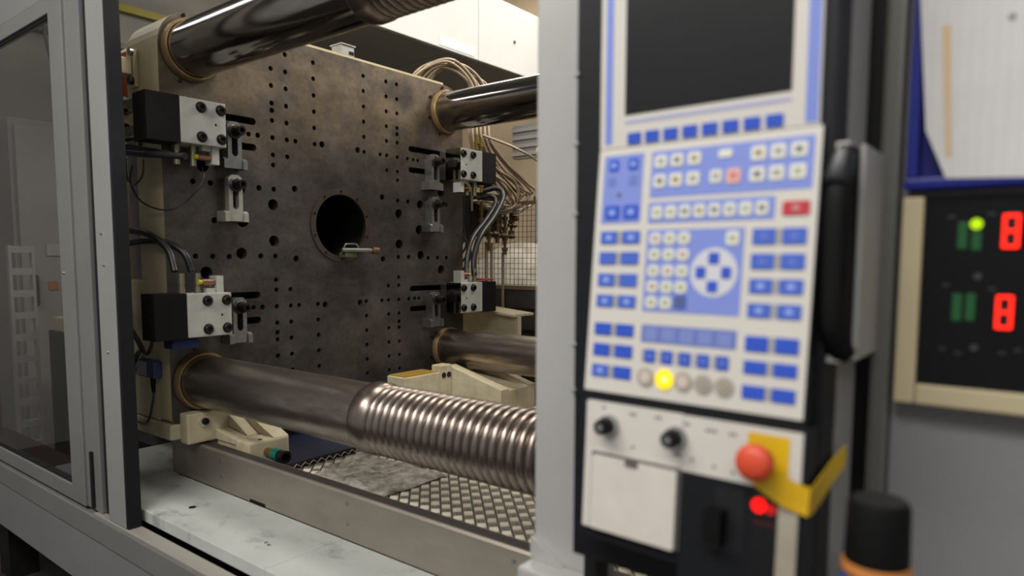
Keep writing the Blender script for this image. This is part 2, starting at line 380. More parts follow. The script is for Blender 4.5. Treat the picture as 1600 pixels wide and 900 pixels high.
# ---------------------------------------------------------------- strap clamps
def clamp(yc, zb, label, mtl, turn=1):
    t = thing('strap_clamp', (-2.475, yc, zb), label, 'clamp', 'slotted strap clamps bolted to the platen')
    w2, h = .028, .172
    o = [(yc-w2, zb), (yc+w2, zb), (yc+w2, zb+h-.012), (yc+w2-.014, zb+h), (yc-w2+.014, zb+h), (yc-w2, zb+h-.012)]
    MB().sheet(o, [vstadium(yc, zb+.045, zb+.150, .024)], 'x', -2.472, -2.445).build('strap', mtl, t)
    MB().sheet([(yc-w2*.8, zb+.035), (yc+w2*.8, zb+.035), (yc+w2*.8, zb+h-.02), (yc-w2*.8, zb+h-.02)], [vstadium(yc, zb+.047, zb+.148, .026)], 'x', -2.499, -2.4725).build('packing_block', STEEL, t)
    MB().prism([(-2.499, zb+.038), (-2.45, zb+.038), (-2.437, zb+.030), (-2.437, zb-.002), (-2.499, zb-.002)], 'y', yc-w2-.020, yc-w2-.0005).build('heel', mtl, t)
    MB().prism([(-2.499, zb+.038), (-2.45, zb+.038), (-2.437, zb+.030), (-2.437, zb-.002), (-2.499, zb-.002)], 'y', yc+w2+.0005, yc+w2+.018).build('heel', mtl, t)
    MB().rev((-2.4449, yc, zb+.135), (1, 0, 0), [(0, .0265), (.006, .0265), (.009, .022)], 24).build('washer', STEELD, t)
    hexbolt((-2.436, yc, zb+.135), .0175, .045, t)
    return t
clamp(1.423, .338, 'slotted steel clamp beside the upper left white block', STEEL)
clamp(1.421, .142, 'pale slotted clamp hanging alone between the two left blocks', mat('pale_clamp_steel', 'b3b0a4', .38, .6, '98958a', 20, .7))
clamp(1.423, -.318, 'slotted steel clamp beside the lower left white block', STEEL)
clamp(2.485, .345, 'upper of the two slotted clamps below the shiny right tie bar', STEEL)
clamp(2.485, .139, 'lower of the two slotted clamps on the right side of the platen', STEEL)
clamp(2.485, -.333, 'slotted clamp beside the lower right white block', STEEL)

# handled spanner lying in the big hole
t = thing('lever_rod', (-2.47, 1.98, .02), 'short steel rod with a green jaw resting on the rim of the big hole', 'tool')
MB().cyl((-2.45, 1.91, .040), (-2.42, 2.075, .040), .0105, 16).build('rod', STEEL, t)
MB().cyl((-2.42, 2.055, .040), (-2.415, 2.085, .040), .016, 16).build('knob', mat('bronze_knob', '7a6852', .35, .8), t)
MB().bevbox(-2.49, -2.44, 1.925, 1.985, .008, .030, .004).build('jaw', mat('green_jaw', '4f5a3c', .5, .3), t)
mb = MB()
mb.tube([(-2.46, 1.93, .05), (-2.455, 1.94, .066), (-2.45, 1.99, .066), (-2.45, 2.0, .05)], .004); mb.build('bail', STEEL, t)

# ---------------------------------------------------------------- support shoes below the bars
t = thing('guide_shoe', (-2.35, 1.38, -.735), 'cream cast bracket with teal coupling under the thick front tie bar', 'bracket', 'cream cast brackets under the tie bars')
MB().bevbox(-2.499, -2.44, 1.202, 1.40, -.672, -.560, .007).build('flange', PAINT2, t)
MB().bevbox(-2.4395, -2.30, 1.312, 1.52, -.735, -.668, .006).build('bed', PAINT2, t)
MB().bevbox(-2.2995, -2.206, 1.303, 1.465, -.735, -.648, .008).build('end_box', PAINT2, t)
MB().prism([(-2.4395, -.667), (-2.21, -.667), (-2.21, -.6475), (-2.4395, -.562)], 'y', 1.405, 1.4645).build('rib', PAINT2, t)
MB().prism([(-2.4395, -.667), (-2.3005, -.667), (-2.3005, -.650), (-2.4395, -.632)], 'y', 1.305, 1.4045).build('saddle', PAINT2, t)
MB().prism([(-2.4395, -.631), (-2.31, -.647), (-2.4395, -.585)], 'y', 1.36, 1.4045).build('fillet', PAINT2, t)
MB().cyl((-2.23, 1.36, -.6479), (-2.23, 1.36, -.6470), .008, 12).build('drilled_hole', HOLE, t)
b = MB().cyl((-2.4399, 1.262, -.592), (-2.428, 1.262, -.592), .021, 20).build('boss', PAINT2, t)
hexbolt((-2.4279, 1.262, -.592), .013, .012, b)
y, z = 1.375, -.692
MB().cyl((-2.2059, y, z), (-2.165, y, z), .017, 20).build('brass_neck', mat('brass_fit', '8f7b4c', .35, .8), t)
MB().cyl((-2.1649, y, z), (-2.130, y, z), .021, 24).build('teal_band', mat('teal_plastic', '157064', .4), t, label='teal band')
e = MB().rev((-2.1299, y, z), (1, 0, 0), [(0, .019), (.035, .023), (.035, .015), (.005, .014)], 24).build('coupling', STEELD, t)
MB().cyl((-2.126, y, z), (-2.122, y, z), .0135, 16).build('bore', HOLE, e)
t = thing('guide_shoe', (-2.25, 2.5, -.72), 'cream bracket with a two-hole flange under the lower right tie bar', 'bracket', 'cream cast brackets under the tie bars')
MB().bevbox(-2.418, -2.30, 2.13, 2.36, -.72, -.535, .005).build('end_box', PAINT2, t)
MB().box(-2.416, -2.305, 2.14, 2.35, -.5349, -.531).build('pad', mat('amber_grease', '9a7a35', .3), t)
fl = MB().bevbox(-2.36, -2.299, 2.361, 2.44, -.70, -.505, .006).build('flange', PAINT2, t)
for y in (2.383, 2.418): MB().cyl((-2.299, y, -.553), (-2.296, y, -.553), .0135, 16).build('flange_hole', HOLE, fl)
MB().prism([(-2.36, -.72), (-1.99, -.72), (-1.99, -.60), (-2.33, -.515)], 'y', 2.441, 2.50).build('rib', PAINT2, t)
MB().prism([(-2.36, -.72), (-1.99, -.72), (-1.99, -.61), (-2.33, -.56)], 'y', 2.501, 2.64).build('bed', PAINT2, t)
MB().prism([(-2.36, -.72), (-1.99, -.72), (-1.99, -.60), (-2.33, -.515)], 'y', 2.641, 2.70).build('rib', PAINT2, t)

# ---------------------------------------------------------------- cover rail, shelf, trays, tread plate
t = thing('cover_rail', (-1.2, 1.275, -.822), 'long folded steel cover rail with rivets running below the threaded bar', 'rail')
mb = MB()
mb.prism([(1.25, -.822), (1.252, -.822), (1.252, -.688), (1.256, -.6825), (1.295, -.6815), (1.297, -.822), (1.299, -.822), (1.2985, -.680), (1.255, -.6805), (1.25, -.687)], 'x', -2.66, -.215)
mb.box(-2.6615, -2.6585, 1.25, 1.30, -.822, -.681)
mb.build('folded_sheet', DULL, t)
MB().box(-2.655, -.216, 1.262, 1.293, -.6800, -.6785).build('top_strip', mat('dark_reflection_strip', '2f2b28', .6, .1, '3c3733', 14, .7), t, label='painted dark reflection along the top')  # dark strip paints in the rail top's reflection of its dark surroundings
for x in (-2.30, -1.60, -.98, -.35):
    for z in (-.712, -.772):
        MB().rev((x, 1.2499, z), (0, -1, 0), [(0, .0065), (.002, .006), (.0035, .003), (.004, .0005)], 12).build('rivet', STEEL, t)
SHELF = mat('worn_white_sheet', 'c2c5c0', .5, .1, 'a3a69f', 3.5, .9, .05, 20)
def shelf_mat():
    m = SHELF; nt = m.node_tree; N = nt.nodes; L = nt.links; b = N['Principled BSDF']
    src = b.inputs['Base Color'].links[0].from_socket
    tc = N.new('ShaderNodeTexCoord'); mp = N.new('ShaderNodeMapping'); mp.inputs['Scale'].default_value = (2.2, 4, 1); L.new(tc.outputs['Object'], mp.inputs[0])
    n = N.new('ShaderNodeTexNoise'); n.inputs['Scale'].default_value = 2.6; n.inputs['Detail'].default_value = 9; n.inputs['Roughness'].default_value = .7; L.new(mp.outputs[0], n.inputs['Vector'])
    r = N.new('ShaderNodeValToRGB'); r.color_ramp.elements[0].position = .545; r.color_ramp.elements[1].position = .77; L.new(n.outputs[0], r.inputs[0])
    x = N.new('ShaderNodeMix'); x.data_type = 'RGBA'; L.new(r.outputs[0], x.inputs[0]); L.new(src, x.inputs[6]); x.inputs[7].default_value = lin('5f6562'); L.new(x.outputs[2], b.inputs['Base Color'])
shelf_mat()
t = thing('ledge_plate', (-1.4, 1.12, -.86), 'worn whitish sheet metal ledge between the folded rail and the sill', 'ledge')
MB().bevbox(-3.1, -1.6201, .989, 1.2485, -.862, -.823, .003).build('panel', SHELF, t)
MB().bevbox(-1.6195, -.215, .989, 1.2485, -.862, -.823, .003).build('panel', SHELF, t)
MB().box(-3.1, -2.63, 1.2487, 1.60, -.862, -.823).build('panel', SHELF, t)
MB().box(-2.12, -2.03, 1.2487, 1.2495, -.8225, -.812).build('shim', BLACK, t)
for x, y in ((-1.77, 1.09), (-1.75, 1.086), (-2.62, 1.30)): MB().ball((x, y, -.8228), .006, 10, (1, 1, .5)).build('screw', STEEL, t)
tag(MB().rev((-2.22, 1.10, -.8229), (0, 0, 1), [(0, .012), (.002, .011)], 9).build('dropped_washer', BOLT), 'small dark metal scrap lying on the whitish ledge', 'washer')
t = thing('drip_tray', (-2.6, 2.1, -.78), 'dark navy drip tray on the machine bed under the platen', 'tray')
MB().box(-3.1, -2.07, 1.62, 2.9, -.762, -.75).build('tray_floor', BLUET, t)
MB().box(-2.63, -2.07, 1.302, 1.619, -.762, -.75).build('tray_floor', BLUET, t)
MB().box(-3.1, -2.625, 1.605, 1.618, -.8225, -.70).build('tray_wall', BLUET, t)
# tread plate with raised lugs
t = thing('tread_plate', (-1.2, 2.2, -.74), 'bright steel tread plate with raised chequer lugs on the machine bed', 'plate')
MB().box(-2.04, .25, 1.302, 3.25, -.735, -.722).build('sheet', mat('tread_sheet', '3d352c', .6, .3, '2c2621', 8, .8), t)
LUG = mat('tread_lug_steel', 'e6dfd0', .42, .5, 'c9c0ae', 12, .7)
vs = []; fs = []
pit = .0311; q2 = math.sqrt(.5)
for i in range(-90, 90):
    for j in range(-90, 90):
        u_, w_ = i*pit, j*pit; x = -1.0+(u_+w_)*q2; y = 2.2+(w_-u_)*q2
        if not (-2.02 < x < .24 and 1.318 < y < 3.24): continue
        n_ = 5 if y < 1.9 else 3
        for k in range(n_):
            d = (k-(n_-1)/2)*(.0275/n_); hw, hl = .0275/n_*.30, .0128
            hw *= 1.5 if (i+j) % 2 else .36; cu_, cw_, su, sw_ = (u_+d, w_, hw, hl) if (i+j) % 2 else (u_, w_+d, hl, hw)  # alternating bar widths build light and dark cells into the shape
            b0 = len(vs)
            for fu, fw_, z in ((1, 1, -.7222), ((.5, .9, -.7187) if (i+j) % 2 else (.9, .5, -.7187))):
                for a_, b_ in ((-1, -1), (1, -1), (1, 1), (-1, 1)):
                    uu, ww = cu_+a_*su*fu, cw_+b_*sw_*fw_
                    vs.append((-1.0+(uu+ww)*q2, 2.2+(ww-uu)*q2, z))
            fs += [(b0+4, b0+5, b0+6, b0+7), (b0, b0+1, b0+5, b0+4), (b0+1, b0+2, b0+6, b0+5), (b0+2, b0+3, b0+7, b0+6), (b0+3, b0, b0+4, b0+7)]
mb = MB(); mb.v = [Vector(v) for v in vs]; mb.f = fs; mb.sm = [False]*len(fs)
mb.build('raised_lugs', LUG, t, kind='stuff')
mb = MB(); mb.box(-2.0405, -2.036, 1.302, 2.4, -.7215, -.700); e = mb.build('edge_lip', STEELD, t)
# perforated edge strip: zigzag of bright wire
pts = []
for k in range(60): pts.append((-2.034, 1.31+.017*k, -.719 if k % 2 else -.706))
MB().tube(pts, .0012, 5, 1).build('zigzag_edge', LUG, e)
# rag
bm_pts = []; nx, ny = 26, 18
RAG = mat('grey_felt_rag', '9a958b', .95, 0, '46413a', 34, .45, 1.0, 120)
crn = [at(485, 738, 'z', -.70), at(592, 771, 'z', -.70), at(700, 735, 'z', -.70), at(560, 700, 'z', -.70)]
vs = []; fs = []
for i in range(nx+1):
    for j in range(ny+1):
        a, b = i/nx, j/ny
        p = crn[0].lerp(crn[1], a).lerp(crn[3].lerp(crn[2], a), b)
        ed = min(a, 1-a, b, 1-b)
        wob = .012*math.sin(9*a+3*b)+.010*math.sin(17*b+5*a)
        z = -.7165 + .007 + .004*math.sin(13*a+7*b)+.004*math.sin(29*a-17*b)*(1-a)+random.uniform(-.0022, .0022)*(1.6-a)
        if ed < .02: z = -.718
        vs.append(Vector((p.x+(wob if ed == 0 and j in (0, ny) else 0)+random.uniform(-.004, .004)*(ed == 0), p.y+(wob if ed == 0 and i in (0, nx) else 0), z)))
for i in range(nx):
    for j in range(ny):
        q = i*(ny+1)+j; fs.append((q, q+1, q+ny+2, q+ny+1))
mb = MB(); mb.add(vs, fs, True); rg = mb.build('absorbent_rag', RAG)
sm = rg.modifiers.new('thick', 'SOLIDIFY'); sm.thickness = .003; sm.offset = 1
tag(rg, 'grimy grey absorbent rag spread on the tread plate under the bar', 'rag')
p = at(652, 722, 'z', -.70)
tag(MB().obox(p, Vector((.9, .43, 0)), Vector((-.43, .9, 0)), Vector((0, 0, 1)), -.045, .04, -.018, .018, -.004, -.0025).build('paper_scrap', mat('scrap_white', 'c9c7bf', .7)), 'small white paper scrap lying on the grey rag', 'paper')

# ---------------------------------------------------------------- guard frame on the left and base
GY = .93
t = thing('guard_skirt', (-2.6, .98, -1.65), 'grey sheet metal skirt running along under the guard door', 'skirt')
MB().bevbox(-4.6, -2.585, GY, GY+.30, -1.168, -.968, .003).build('lower_panel', GREYD, t)
MB().bevbox(-2.5835, -.215, GY, GY+.30, -1.168, -.968, .003).build('lower_panel', GREYD, t)
MB().bevbox(-4.6, -.215, GY-.006, GY+.05, -.9675, -.882, .004).build('top_rail', GREY, t)
MB().bevbox(-2.56, -.215, GY-.004, GY+.046, -.8815, -.870, .002).build('door_track', mat('pale_track', 'a8a39a', .4, .4), t, label='pale door track along the sill')
MB().box(-4.5, -.215, 1.5, 1.6, -1.65, -.9).build('inner_beam', STEELD, t)
MB().box(-4.6, -.215, GY+.051, 1.24, -.9655, -.945).build('gutter', mat('dark_red_primer', '3a211c', .7), t)
for x in (-4.3, -2.2, -.6): MB().box(x, x+.15, 1.1, 1.229, -1.65, -1.1685).build('foot', STEELD, t)
# long bed that carries everything
tag(MB().box(-3.6, .3, 1.61, 3.3, -1.15, -.764).build('machine_bed', mat('bed_steel', '2c2a2a', .6, .3)), 'dark machine bed under the drip tray and tread plate', 'machine bed')

t = thing('guard_door', (-3.2, GY, -.96), 'grey framed sliding guard door with a dark window at far left', 'door')
gx0, gx1 = -3.95, -2.755
MB().bevbox(gx1, gx1+.115, GY, GY+.04, -.868, 1.10, .003).build('stile', GREY, t)
MB().bevbox(gx1+.1155, gx1+.235, GY+.008, GY+.05, -.868, 1.10, .004).build('stile_profile', GREY, t)
MB().bevbox(gx0-.12, gx0, GY, GY+.04, -.868, 1.10, .003).build('stile', GREY, t)
MB().bevbox(gx0+.0005, gx1-.0005, GY, GY+.04, .832, .885, .003).build('top_rail', GREY, t)
MB().bevbox(gx0+.0005, gx1-.0005, GY+.004, GY+.04, .888, 1.10, .003).build('header_panel', GREYD, t)
MB().bevbox(gx0+.0005, gx1-.0005, GY, GY+.04, -.868, -.812, .003).build('bottom_rail', GREY, t)
mb = MB()
mb.box(gx0+.001, gx1-.001, GY+.008, GY+.02, -.8118, -.800); mb.box(gx0+.001, gx1-.001, GY+.008, GY+.02, .822, .8318)
mb.box(gx1-.012, gx1-.001, GY+.008, GY+.02, -.7995, .8215); mb.box(gx0+.001, gx0+.012, GY+.008, GY+.02, -.7995, .8215); mb.build('window_seal', RUBBER, t)
GL = bpy.data.materials.new('smoked_pane'); GL.use_nodes = True
nt = GL.node_tree; b = nt.nodes['Principled BSDF']; b.inputs['Base Color'].default_value = (.75, .75, .76, 1); b.inputs['Roughness'].default_value = .03
b.inputs['Transmission Weight'].default_value = 1; b.inputs['IOR'].default_value = 1.0; b.inputs['Specular IOR Level'].default_value = .5
tr = nt.nodes.new('ShaderNodeBsdfTransparent'); tr.inputs[0].default_value = (.68, .68, .69, 1); gl = nt.nodes.new('ShaderNodeBsdfGlossy'); gl.inputs['Roughness'].default_value = .04
fr = nt.nodes.new('ShaderNodeLayerWeight'); fr.inputs[0].default_value = .5
pw = nt.nodes.new('ShaderNodeMath'); pw.operation = 'POWER'; pw.inputs[1].default_value = 5; nt.links.new(fr.outputs['Facing'], pw.inputs[0])
sc2 = nt.nodes.new('ShaderNodeMath'); sc2.operation = 'MULTIPLY_ADD'; sc2.inputs[1].default_value = .9; sc2.inputs[2].default_value = .03; nt.links.new(pw.outputs[0], sc2.inputs[0])
mx = nt.nodes.new('ShaderNodeMixShader')
nt.links.new(sc2.outputs[0], mx.inputs[0]); nt.links.new(tr.outputs[0], mx.inputs[1]); nt.links.new(gl.outputs[0], mx.inputs[2]); nt.links.new(mx.outputs[0], nt.nodes['Material Output'].inputs[0])
MB().box(gx0+.012, gx1-.012, GY+.012, GY+.016, -.7998, .8218).build('window_pane', GL, t)
MB().bevbox(gx1+.17, gx1+.185, GY-.002, GY+.0075, -.86, -.66, .003).build('grip_slot', STEELD, t)
for z in (-.05,): MB().ball((gx1+.03, GY-.0005, z), .005, 8).build('screw', STEEL, t)

t = thing('guard_post', (-2.38, GY, -.87), 'slim grey guard post with a wide black rubber edge left of the platen', 'post')
MB().bevbox(-2.445, -2.318, GY, GY+.045, -.868, 1.10, .003).build('upright', mat('pale_post_paint', '969693', .42, .2, '8c8c88', 3, .6), t)
MB().bevbox(-2.3175, -2.304, GY+.001, GY+.045, -.868, 1.10, .003).build('rubber_edge', RUBBER, t, label='black rubber closing edge')
MB().box(-2.515, -2.4455, GY+.020, GY+.045, -.868, 1.10).build('gap_shade', BLACKM, t)  # black strip stands in for the shade in the door gap
for x, z in ((-2.40, .08), (-2.39, -.02), (-2.39, -.30)): MB().ball((x, GY-.0005, z), .005, 8).build('screw', STEEL, t)

# brace, orange plate and second plate behind the platen
t = thing('brace_arm', (-2.7, 1.15, .62), 'cream arm bolted to the side of the platen at upper left', 'brace')
MB().bevbox(-3.1, -2.66, 1.115, 1.1595, .660, .718, .004).build('arm', PAINT, t)
MB().bevbox(-2.705, -2.648, 1.16, 1.1765, .618, .748, .003).build('end_plate', PAINT, t)
MB().cyl((-2.655, 1.1599, .738), (-2.655, 1.148, .738), .013, 14).build('bolt', STEEL, t)
MB().cyl((-2.66, 1.1599, .638), (-2.66, 1.145, .638), .016, 6, smooth=False).build('nut', STEELD, t)
t = thing('rear_plate', (-3.1, 1.95, -.6), 'second cream plate standing behind the drilled platen', 'plate')
MB().prism(outline(1.215, 2.74, -.60, .86, .14), 'x', -3.30, -2.93).build('body', PAINT, t)
tag(MB().bevbox(-2.9295, -2.865, 1.235, 1.32, .575, .80, .004).build('orange_column', mat('orange_paint', 'b2481c', .5, 0, '8f3512', 6, .6)), 'orange painted column between the cream plates at left', 'column')
tag(MB().box(-2.80, -2.72, 1.19, 1.60, -.075, .46).build('side_cover', mat('grey_side_cover', '6d6862', .5, .2)), 'grey cover set in the side of the platen at left', 'cover')

# blue sensor on the side of the platen with its cable
t = thing('junction_box', (-2.65, 1.15, -.44), 'small blue grey junction box on the cream side of the platen, lower left', 'junction box')
MB().bevbox(-2.69, -2.56, 1.145, 1.1765, -.435, -.372, .004).build('body', mat('blue_grey_box', '2f3b63', .5), t)
MB().box(-2.685, -2.615, 1.1435, 1.1448, -.430, -.378).build('cover_label', mat('grey_label', '8d929c', .5), t)
MB().cyl((-2.60, 1.16, -.4352), (-2.60, 1.16, -.49), .010, 12, .006).build('cable_gland', BLACK, t)
tag(MB().tube([(-2.60, 1.16, -.491), (-2.60, 1.155, -.53), (-2.63, 1.15, -.60), (-2.72, 1.16, -.625), (-2.85, 1.19, -.60), (-2.88, 1.2, -.45)], .004).build('sensor_cable', HOSE), 'thin black cable looping down from the small blue grey box', 'cable')
tag(MB().tube([(-2.84, 1.16, -.20), (-2.72, 1.13, -.24), (-2.66, 1.15, -.33), (-2.72, 1.16, -.36), (-2.86, 1.17, -.5)], .009).build('wiring_loom', HOSE), 'dark wiring loom left of the small blue grey box', 'cable')
tag(MB().tube([(-2.80, 1.15, -.22), (-2.66, 1.13, -.28), (-2.60, 1.14, -.345), (-2.55, 1.14, -.30), (-2.51, 1.13, -.25)], .006).build('wiring_loom', HOSE), 'thin black loop hanging under the lower left block', 'cable')

# ---------------------------------------------------------------- hoses left
def hose(pts, r, label, m=None, group=None, cat='hose', name='hydraulic_hose'):
    return tag(MB().tube(pts, r, 10, 8).build(name, m or HOSE), label, cat, group)
hose([at(186, 357, 'y', 1.12), at(232, 366, 'y', 1.13), at(262, 390, 'y', 1.155), at(273, 424, 'x', -2.40)], .0125, 'outer black hose arching into the lower left hydraulic block')
hose([at(186, 382, 'y', 1.13), at(245, 376, 'y', 1.16), at(285, 393, 'y', 1.20), at(300, 424, 'x', -2.40)], .0125, 'inner black hose bending down onto the lower left hydraulic block')
hose([(-2.9, 1.06, .45), (-2.62, 1.08, .395), (-2.45, 1.10, .365), (-2.33, 1.12, .345)], .011, 'upper of two black hoses passing under the upper left block')
hose([(-2.9, 1.05, .36), (-2.60, 1.06, .365), (-2.40, 1.08, .345), (-2.22, 1.12, .328)], .011, 'lower of two black hoses passing under the upper left block')
hose([(-2.42, 1.28, .33), (-2.40, 1.27, .27), (-2.43, 1.22, .20), (-2.47, 1.17, .17), (-2.56, 1.13, .20), (-2.62, 1.12, .27), (-2.60, 1.12, .33)], .0028, 'thin black wire drooping in a loop under the upper left block', cat='wire', name='thin_wire')
hose([(-2.65, 1.12, .36), (-2.64, 1.12, .28), (-2.56, 1.11, .26), (-2.50, 1.11, .29), (-2.49, 1.11, .34)], .003, 'short black wire loop in front of the cream side', cat='wire', name='thin_wire')
# shiny unions behind the upper left black cover
for z, lb in ((.525, 'upper'), (.435, 'lower')):
    t = thing('hose_coupling', (-2.60, 1.10, z), lb+' of two shiny hose couplings left of the black cover', 'coupling', 'shiny hose couplings')
    MB().rev((-2.80, 1.06, z), (1, .12, 0), [(0, .026), (.06, .026), (.06, .032), (.10, .032), (.10, .024), (.20, .024), (.20, .032), (.24, .032), (.24, .02), (.33, .02)], 8, True, False).build('fitting', mat('nickel_fitting', '8f8d88', .2, 1), t)
tag(MB().tube([(-2.80, 1.10, .62), (-2.72, 1.09, .585), (-2.69, 1.085, .55)], .014, 10).build('grey_conduit', STEEL), 'short grey conduit curving behind the black cover', 'conduit')

# ---------------------------------------------------------------- right side plumbing behind the platen
for k in range(14):
    a = k/13; r_ = random.Random(k+3); j = lambda q: r_.uniform(-q, q)
    dx = (k % 3)*.022
    pts = [(-2.80-dx, 2.60+.14*a, .90), (-2.74-dx, 2.70+.16*a, 1.03+.03*a+j(.02)), (-2.70-dx, 2.86+.17*a, 1.08+.03*j(1)), (-2.66-dx, 3.0+.15*a, .985+j(.02)), (-2.64-dx, 2.98+.15*a, .80),
           (-2.62-dx, 2.96+.17*a, .68), (-2.60-dx+j(.02), 2.98+.30*a, .55+j(.02)), (-2.56-dx+j(.02), 3.10+.34*a, .44+j(.03)), (-2.56-dx, 3.20+.27*a+j(.04), .34+.05*a+j(.04)), (-2.60-dx, 3.12+.20*a+j(.04), .30+j(.03)), (-2.68-dx, 3.04+.12*a, .34)]
    hose(pts, .0078, 'beige cable of the thick bundle arching over the upper right platen corner', CABLE, 'beige cables of the bundle at the upper right', 'cable', 'beige_cable')
hose([(-2.60, 3.02, .70), (-2.50, 3.2, .64), (-2.45, 3.4, .56), (-2.4, 3.6, .40)], .0075, 'single beige cable straying right from the bundle to the column', CABLE, None, 'cable', 'beige_cable')
hose([at(750, 300, 'x', -2.62), at(777, 294, 'x', -2.54), at(786, 308, 'x', -2.50), at(772, 338, 'x', -2.47), at(750, 370, 'x', -2.44), at(741, 402, 'x', -2.42), at(741, 431, 'x', -2.40)], .0155, 'outer thick black hose bending down onto the lower right block')
hose([at(746, 310, 'x', -2.64), at(768, 306, 'x', -2.56), at(774, 318, 'x', -2.53), at(758, 345, 'x', -2.50), at(738, 372, 'x', -2.46), at(730, 402, 'x', -2.43), at(729, 431, 'x', -2.40)], .0135, 'inner thick black hose bending down onto the lower right block')
BRD = mat('dull_brass', '6b5b44', .4, .8)
t = thing('valve_manifold', (-2.75, 3.1, -.1), 'dark valve manifold with brass fittings behind the right platen edge', 'manifold')
MB().bevbox(-2.80, -2.735, 2.80, 3.36, .14, .40, .004).build('block', STEELD, t)
MB().bevbox(-2.7345, -2.66, 2.84, 2.98, .10, .37, .004).build('dark_valve', BLACK, t)
def chain(u, v0, v1, X, n, parent):
    p = at(u, v0, 'x', X); q = at(u, v1, 'x', X); L_ = p.z-q.z; prof = []
    for i in range(n):
        a_ = L_*i/n; d_ = L_/n
        prof += [(a_, .009), (a_+d_*.3, .009), (a_+d_*.3, .019), (a_+d_*.62, .019), (a_+d_*.62, .013), (a_+d_, .013)]
    return MB().rev(p, (0, 0, -1), prof, 8, True, False).build('pipe_union', BRD, parent)
for u, v0, v1, n in ((752, 318, 372, 3), (764, 322, 392, 4), (777, 326, 380, 3), (789, 318, 398, 5), (799, 322, 372, 3)): chain(u, v0, v1, -2.66, n, t)
for u, v in ((803, 331), (803, 341), (800, 352), (771, 365), (784, 368), (797, 369)):
    p = at(u, v, 'x', -2.64)
    MB().rev(p, (.3, 1, 0), [(-.03, .010), (-.005, .010), (-.005, .017), (.022, .017), (.022, .011), (.035, .011)], 8, True, False).build('stub_fitting', BRD, t)
RS = mat('riser_steel', '9a8f7d', .35, .7)
for u, v0, v1, r in ((727, 232, 345, .010), (737, 225, 330, .008), (760, 378, 560, .011), (768, 380, 560, .009), (786, 396, 560, .010)):
    MB().cyl(at(u, v0, 'x', -2.70), at(u, v0, 'x', -2.70)-Vector((0, 0, at(u, v0, 'x', -2.70).z-at(u, v1, 'x', -2.70).z)), r, 10).build('riser_pipe', RS, t)
for u, v in ((745, 225), (751, 230), (742, 296), (752, 292)):
    MB().rev(at(u, v, 'x', -2.58), (0, 0, 1), [(-.03, .008), (0, .008), (0, .015), (.02, .015), (.02, .009), (.05, .009)], 8, True, False).build('brass_union', mat('bright_brass', '8d7c45', .35, .8), t)
t = thing('solenoid', (-2.6, 3.08, .46), 'orange plug on a dark solenoid behind the beige cables', 'solenoid')
MB().bevbox(-2.70, -2.62, 3.02, 3.16, .42, .50, .004).build('coil', BLACK, t)
MB().bevbox(-2.69, -2.625, 3.04, 3.13, .5005, .59, .004).build('orange_plug', mat('orange_plug', 'a8501c', .5), t, label='orange plug')
for k in range(4):
    hose([(-2.62, 2.79+.03*k, .36), (-2.64, 2.80+.035*k, .22-.02*k), (-2.60, 2.86+.02*k, .12-.03*k), (-2.62, 2.80+.02*k, .02-.03*k)], .006, 'thin black wire tangled beside the right edge of the platen', HOSE, 'thin black wires at the right platen edge', 'wire', 'thin_wire')
tag(MB().bevbox(-2.44, -2.36, 2.75, 2.83, -.108, -.098, .002).build('red_tag_plate', mat('red_tag', '9c3a2a', .5)), 'small red plate lying on the lower right hydraulic block', 'plate')

# rear guard: wire mesh in a frame, lower dark panel
t = thing('mesh_guard', (-2.4, 3.35, -.72), 'rear wire mesh guard seen right of the platen', 'mesh guard')
gy = 3.35
mb = MB(); x = -2.95
while x < -1.2: mb.box(x-.0013, x+.0013, gy, gy+.0026, -.155, .33); x += .032
z = -.15
while z < .33: mb.box(-2.95, -1.2, gy-.0027, gy-.0001, z-.0013, z+.0013); z += .032
mb.build('wire_mesh', mat('mesh_wire', '4c4238', .5, .6), t, kind='stuff')
MB().box(-2.95, -1.2, gy-.012, gy+.012, .331, .352).build('top_bar', mat('mesh_frame', '75634e', .5, .5), t)
MB().box(-2.95, -1.2, gy-.012, gy+.012, -.180, -.156).build('mid_bar', mat('mesh_frame', '', 0), t)
MB().box(-2.95, -1.2, gy-.006, gy+.006, -.74, -.181).build('lower_panel', mat('dark_panel_dirty', '4a4440', .5, .5, '2f2b28', 16, .9), t)
for k in range(3): MB().box(-2.95, -1.2, gy-.02, gy-.0065, -.30-.13*k, -.29-.13*k).build('panel_rib', STEELD, t)
t = thing('slotted_profile', (-2.2, 3.2, .6), 'grey slotted aluminium profile behind the right tie bar', 'profile')
MB().box(-2.70, -1.2, 3.42, 3.47, .62, .82).build('body', mat('alu_profile', '8b8a86', .4, .5), t)
for k in range(4): MB().box(-2.70, -1.2, 3.408, 3.4195, .635+.048*k, .655+.048*k).build('rib', mat('alu_rib', 'a5a49f', .35, .6), t)
t = thing('pipe_fitting', (-2.45, 3.36, .55), 'pale pipe fitting with tap hanging behind the cables', 'fitting')
MB().cyl((-2.42, 3.38, .46), (-2.42, 3.38, .74), .022, 14).build('pipe', WHITEB, t)
MB().cyl((-2.47, 3.38, .64), (-2.37, 3.38, .64), .03, 14).build('cross', WHITEB, t)
MB().cyl((-2.40, 3.37, .52), (-2.30, 3.37, .49), .010, 10).build('tap_lever', BRASS, t)
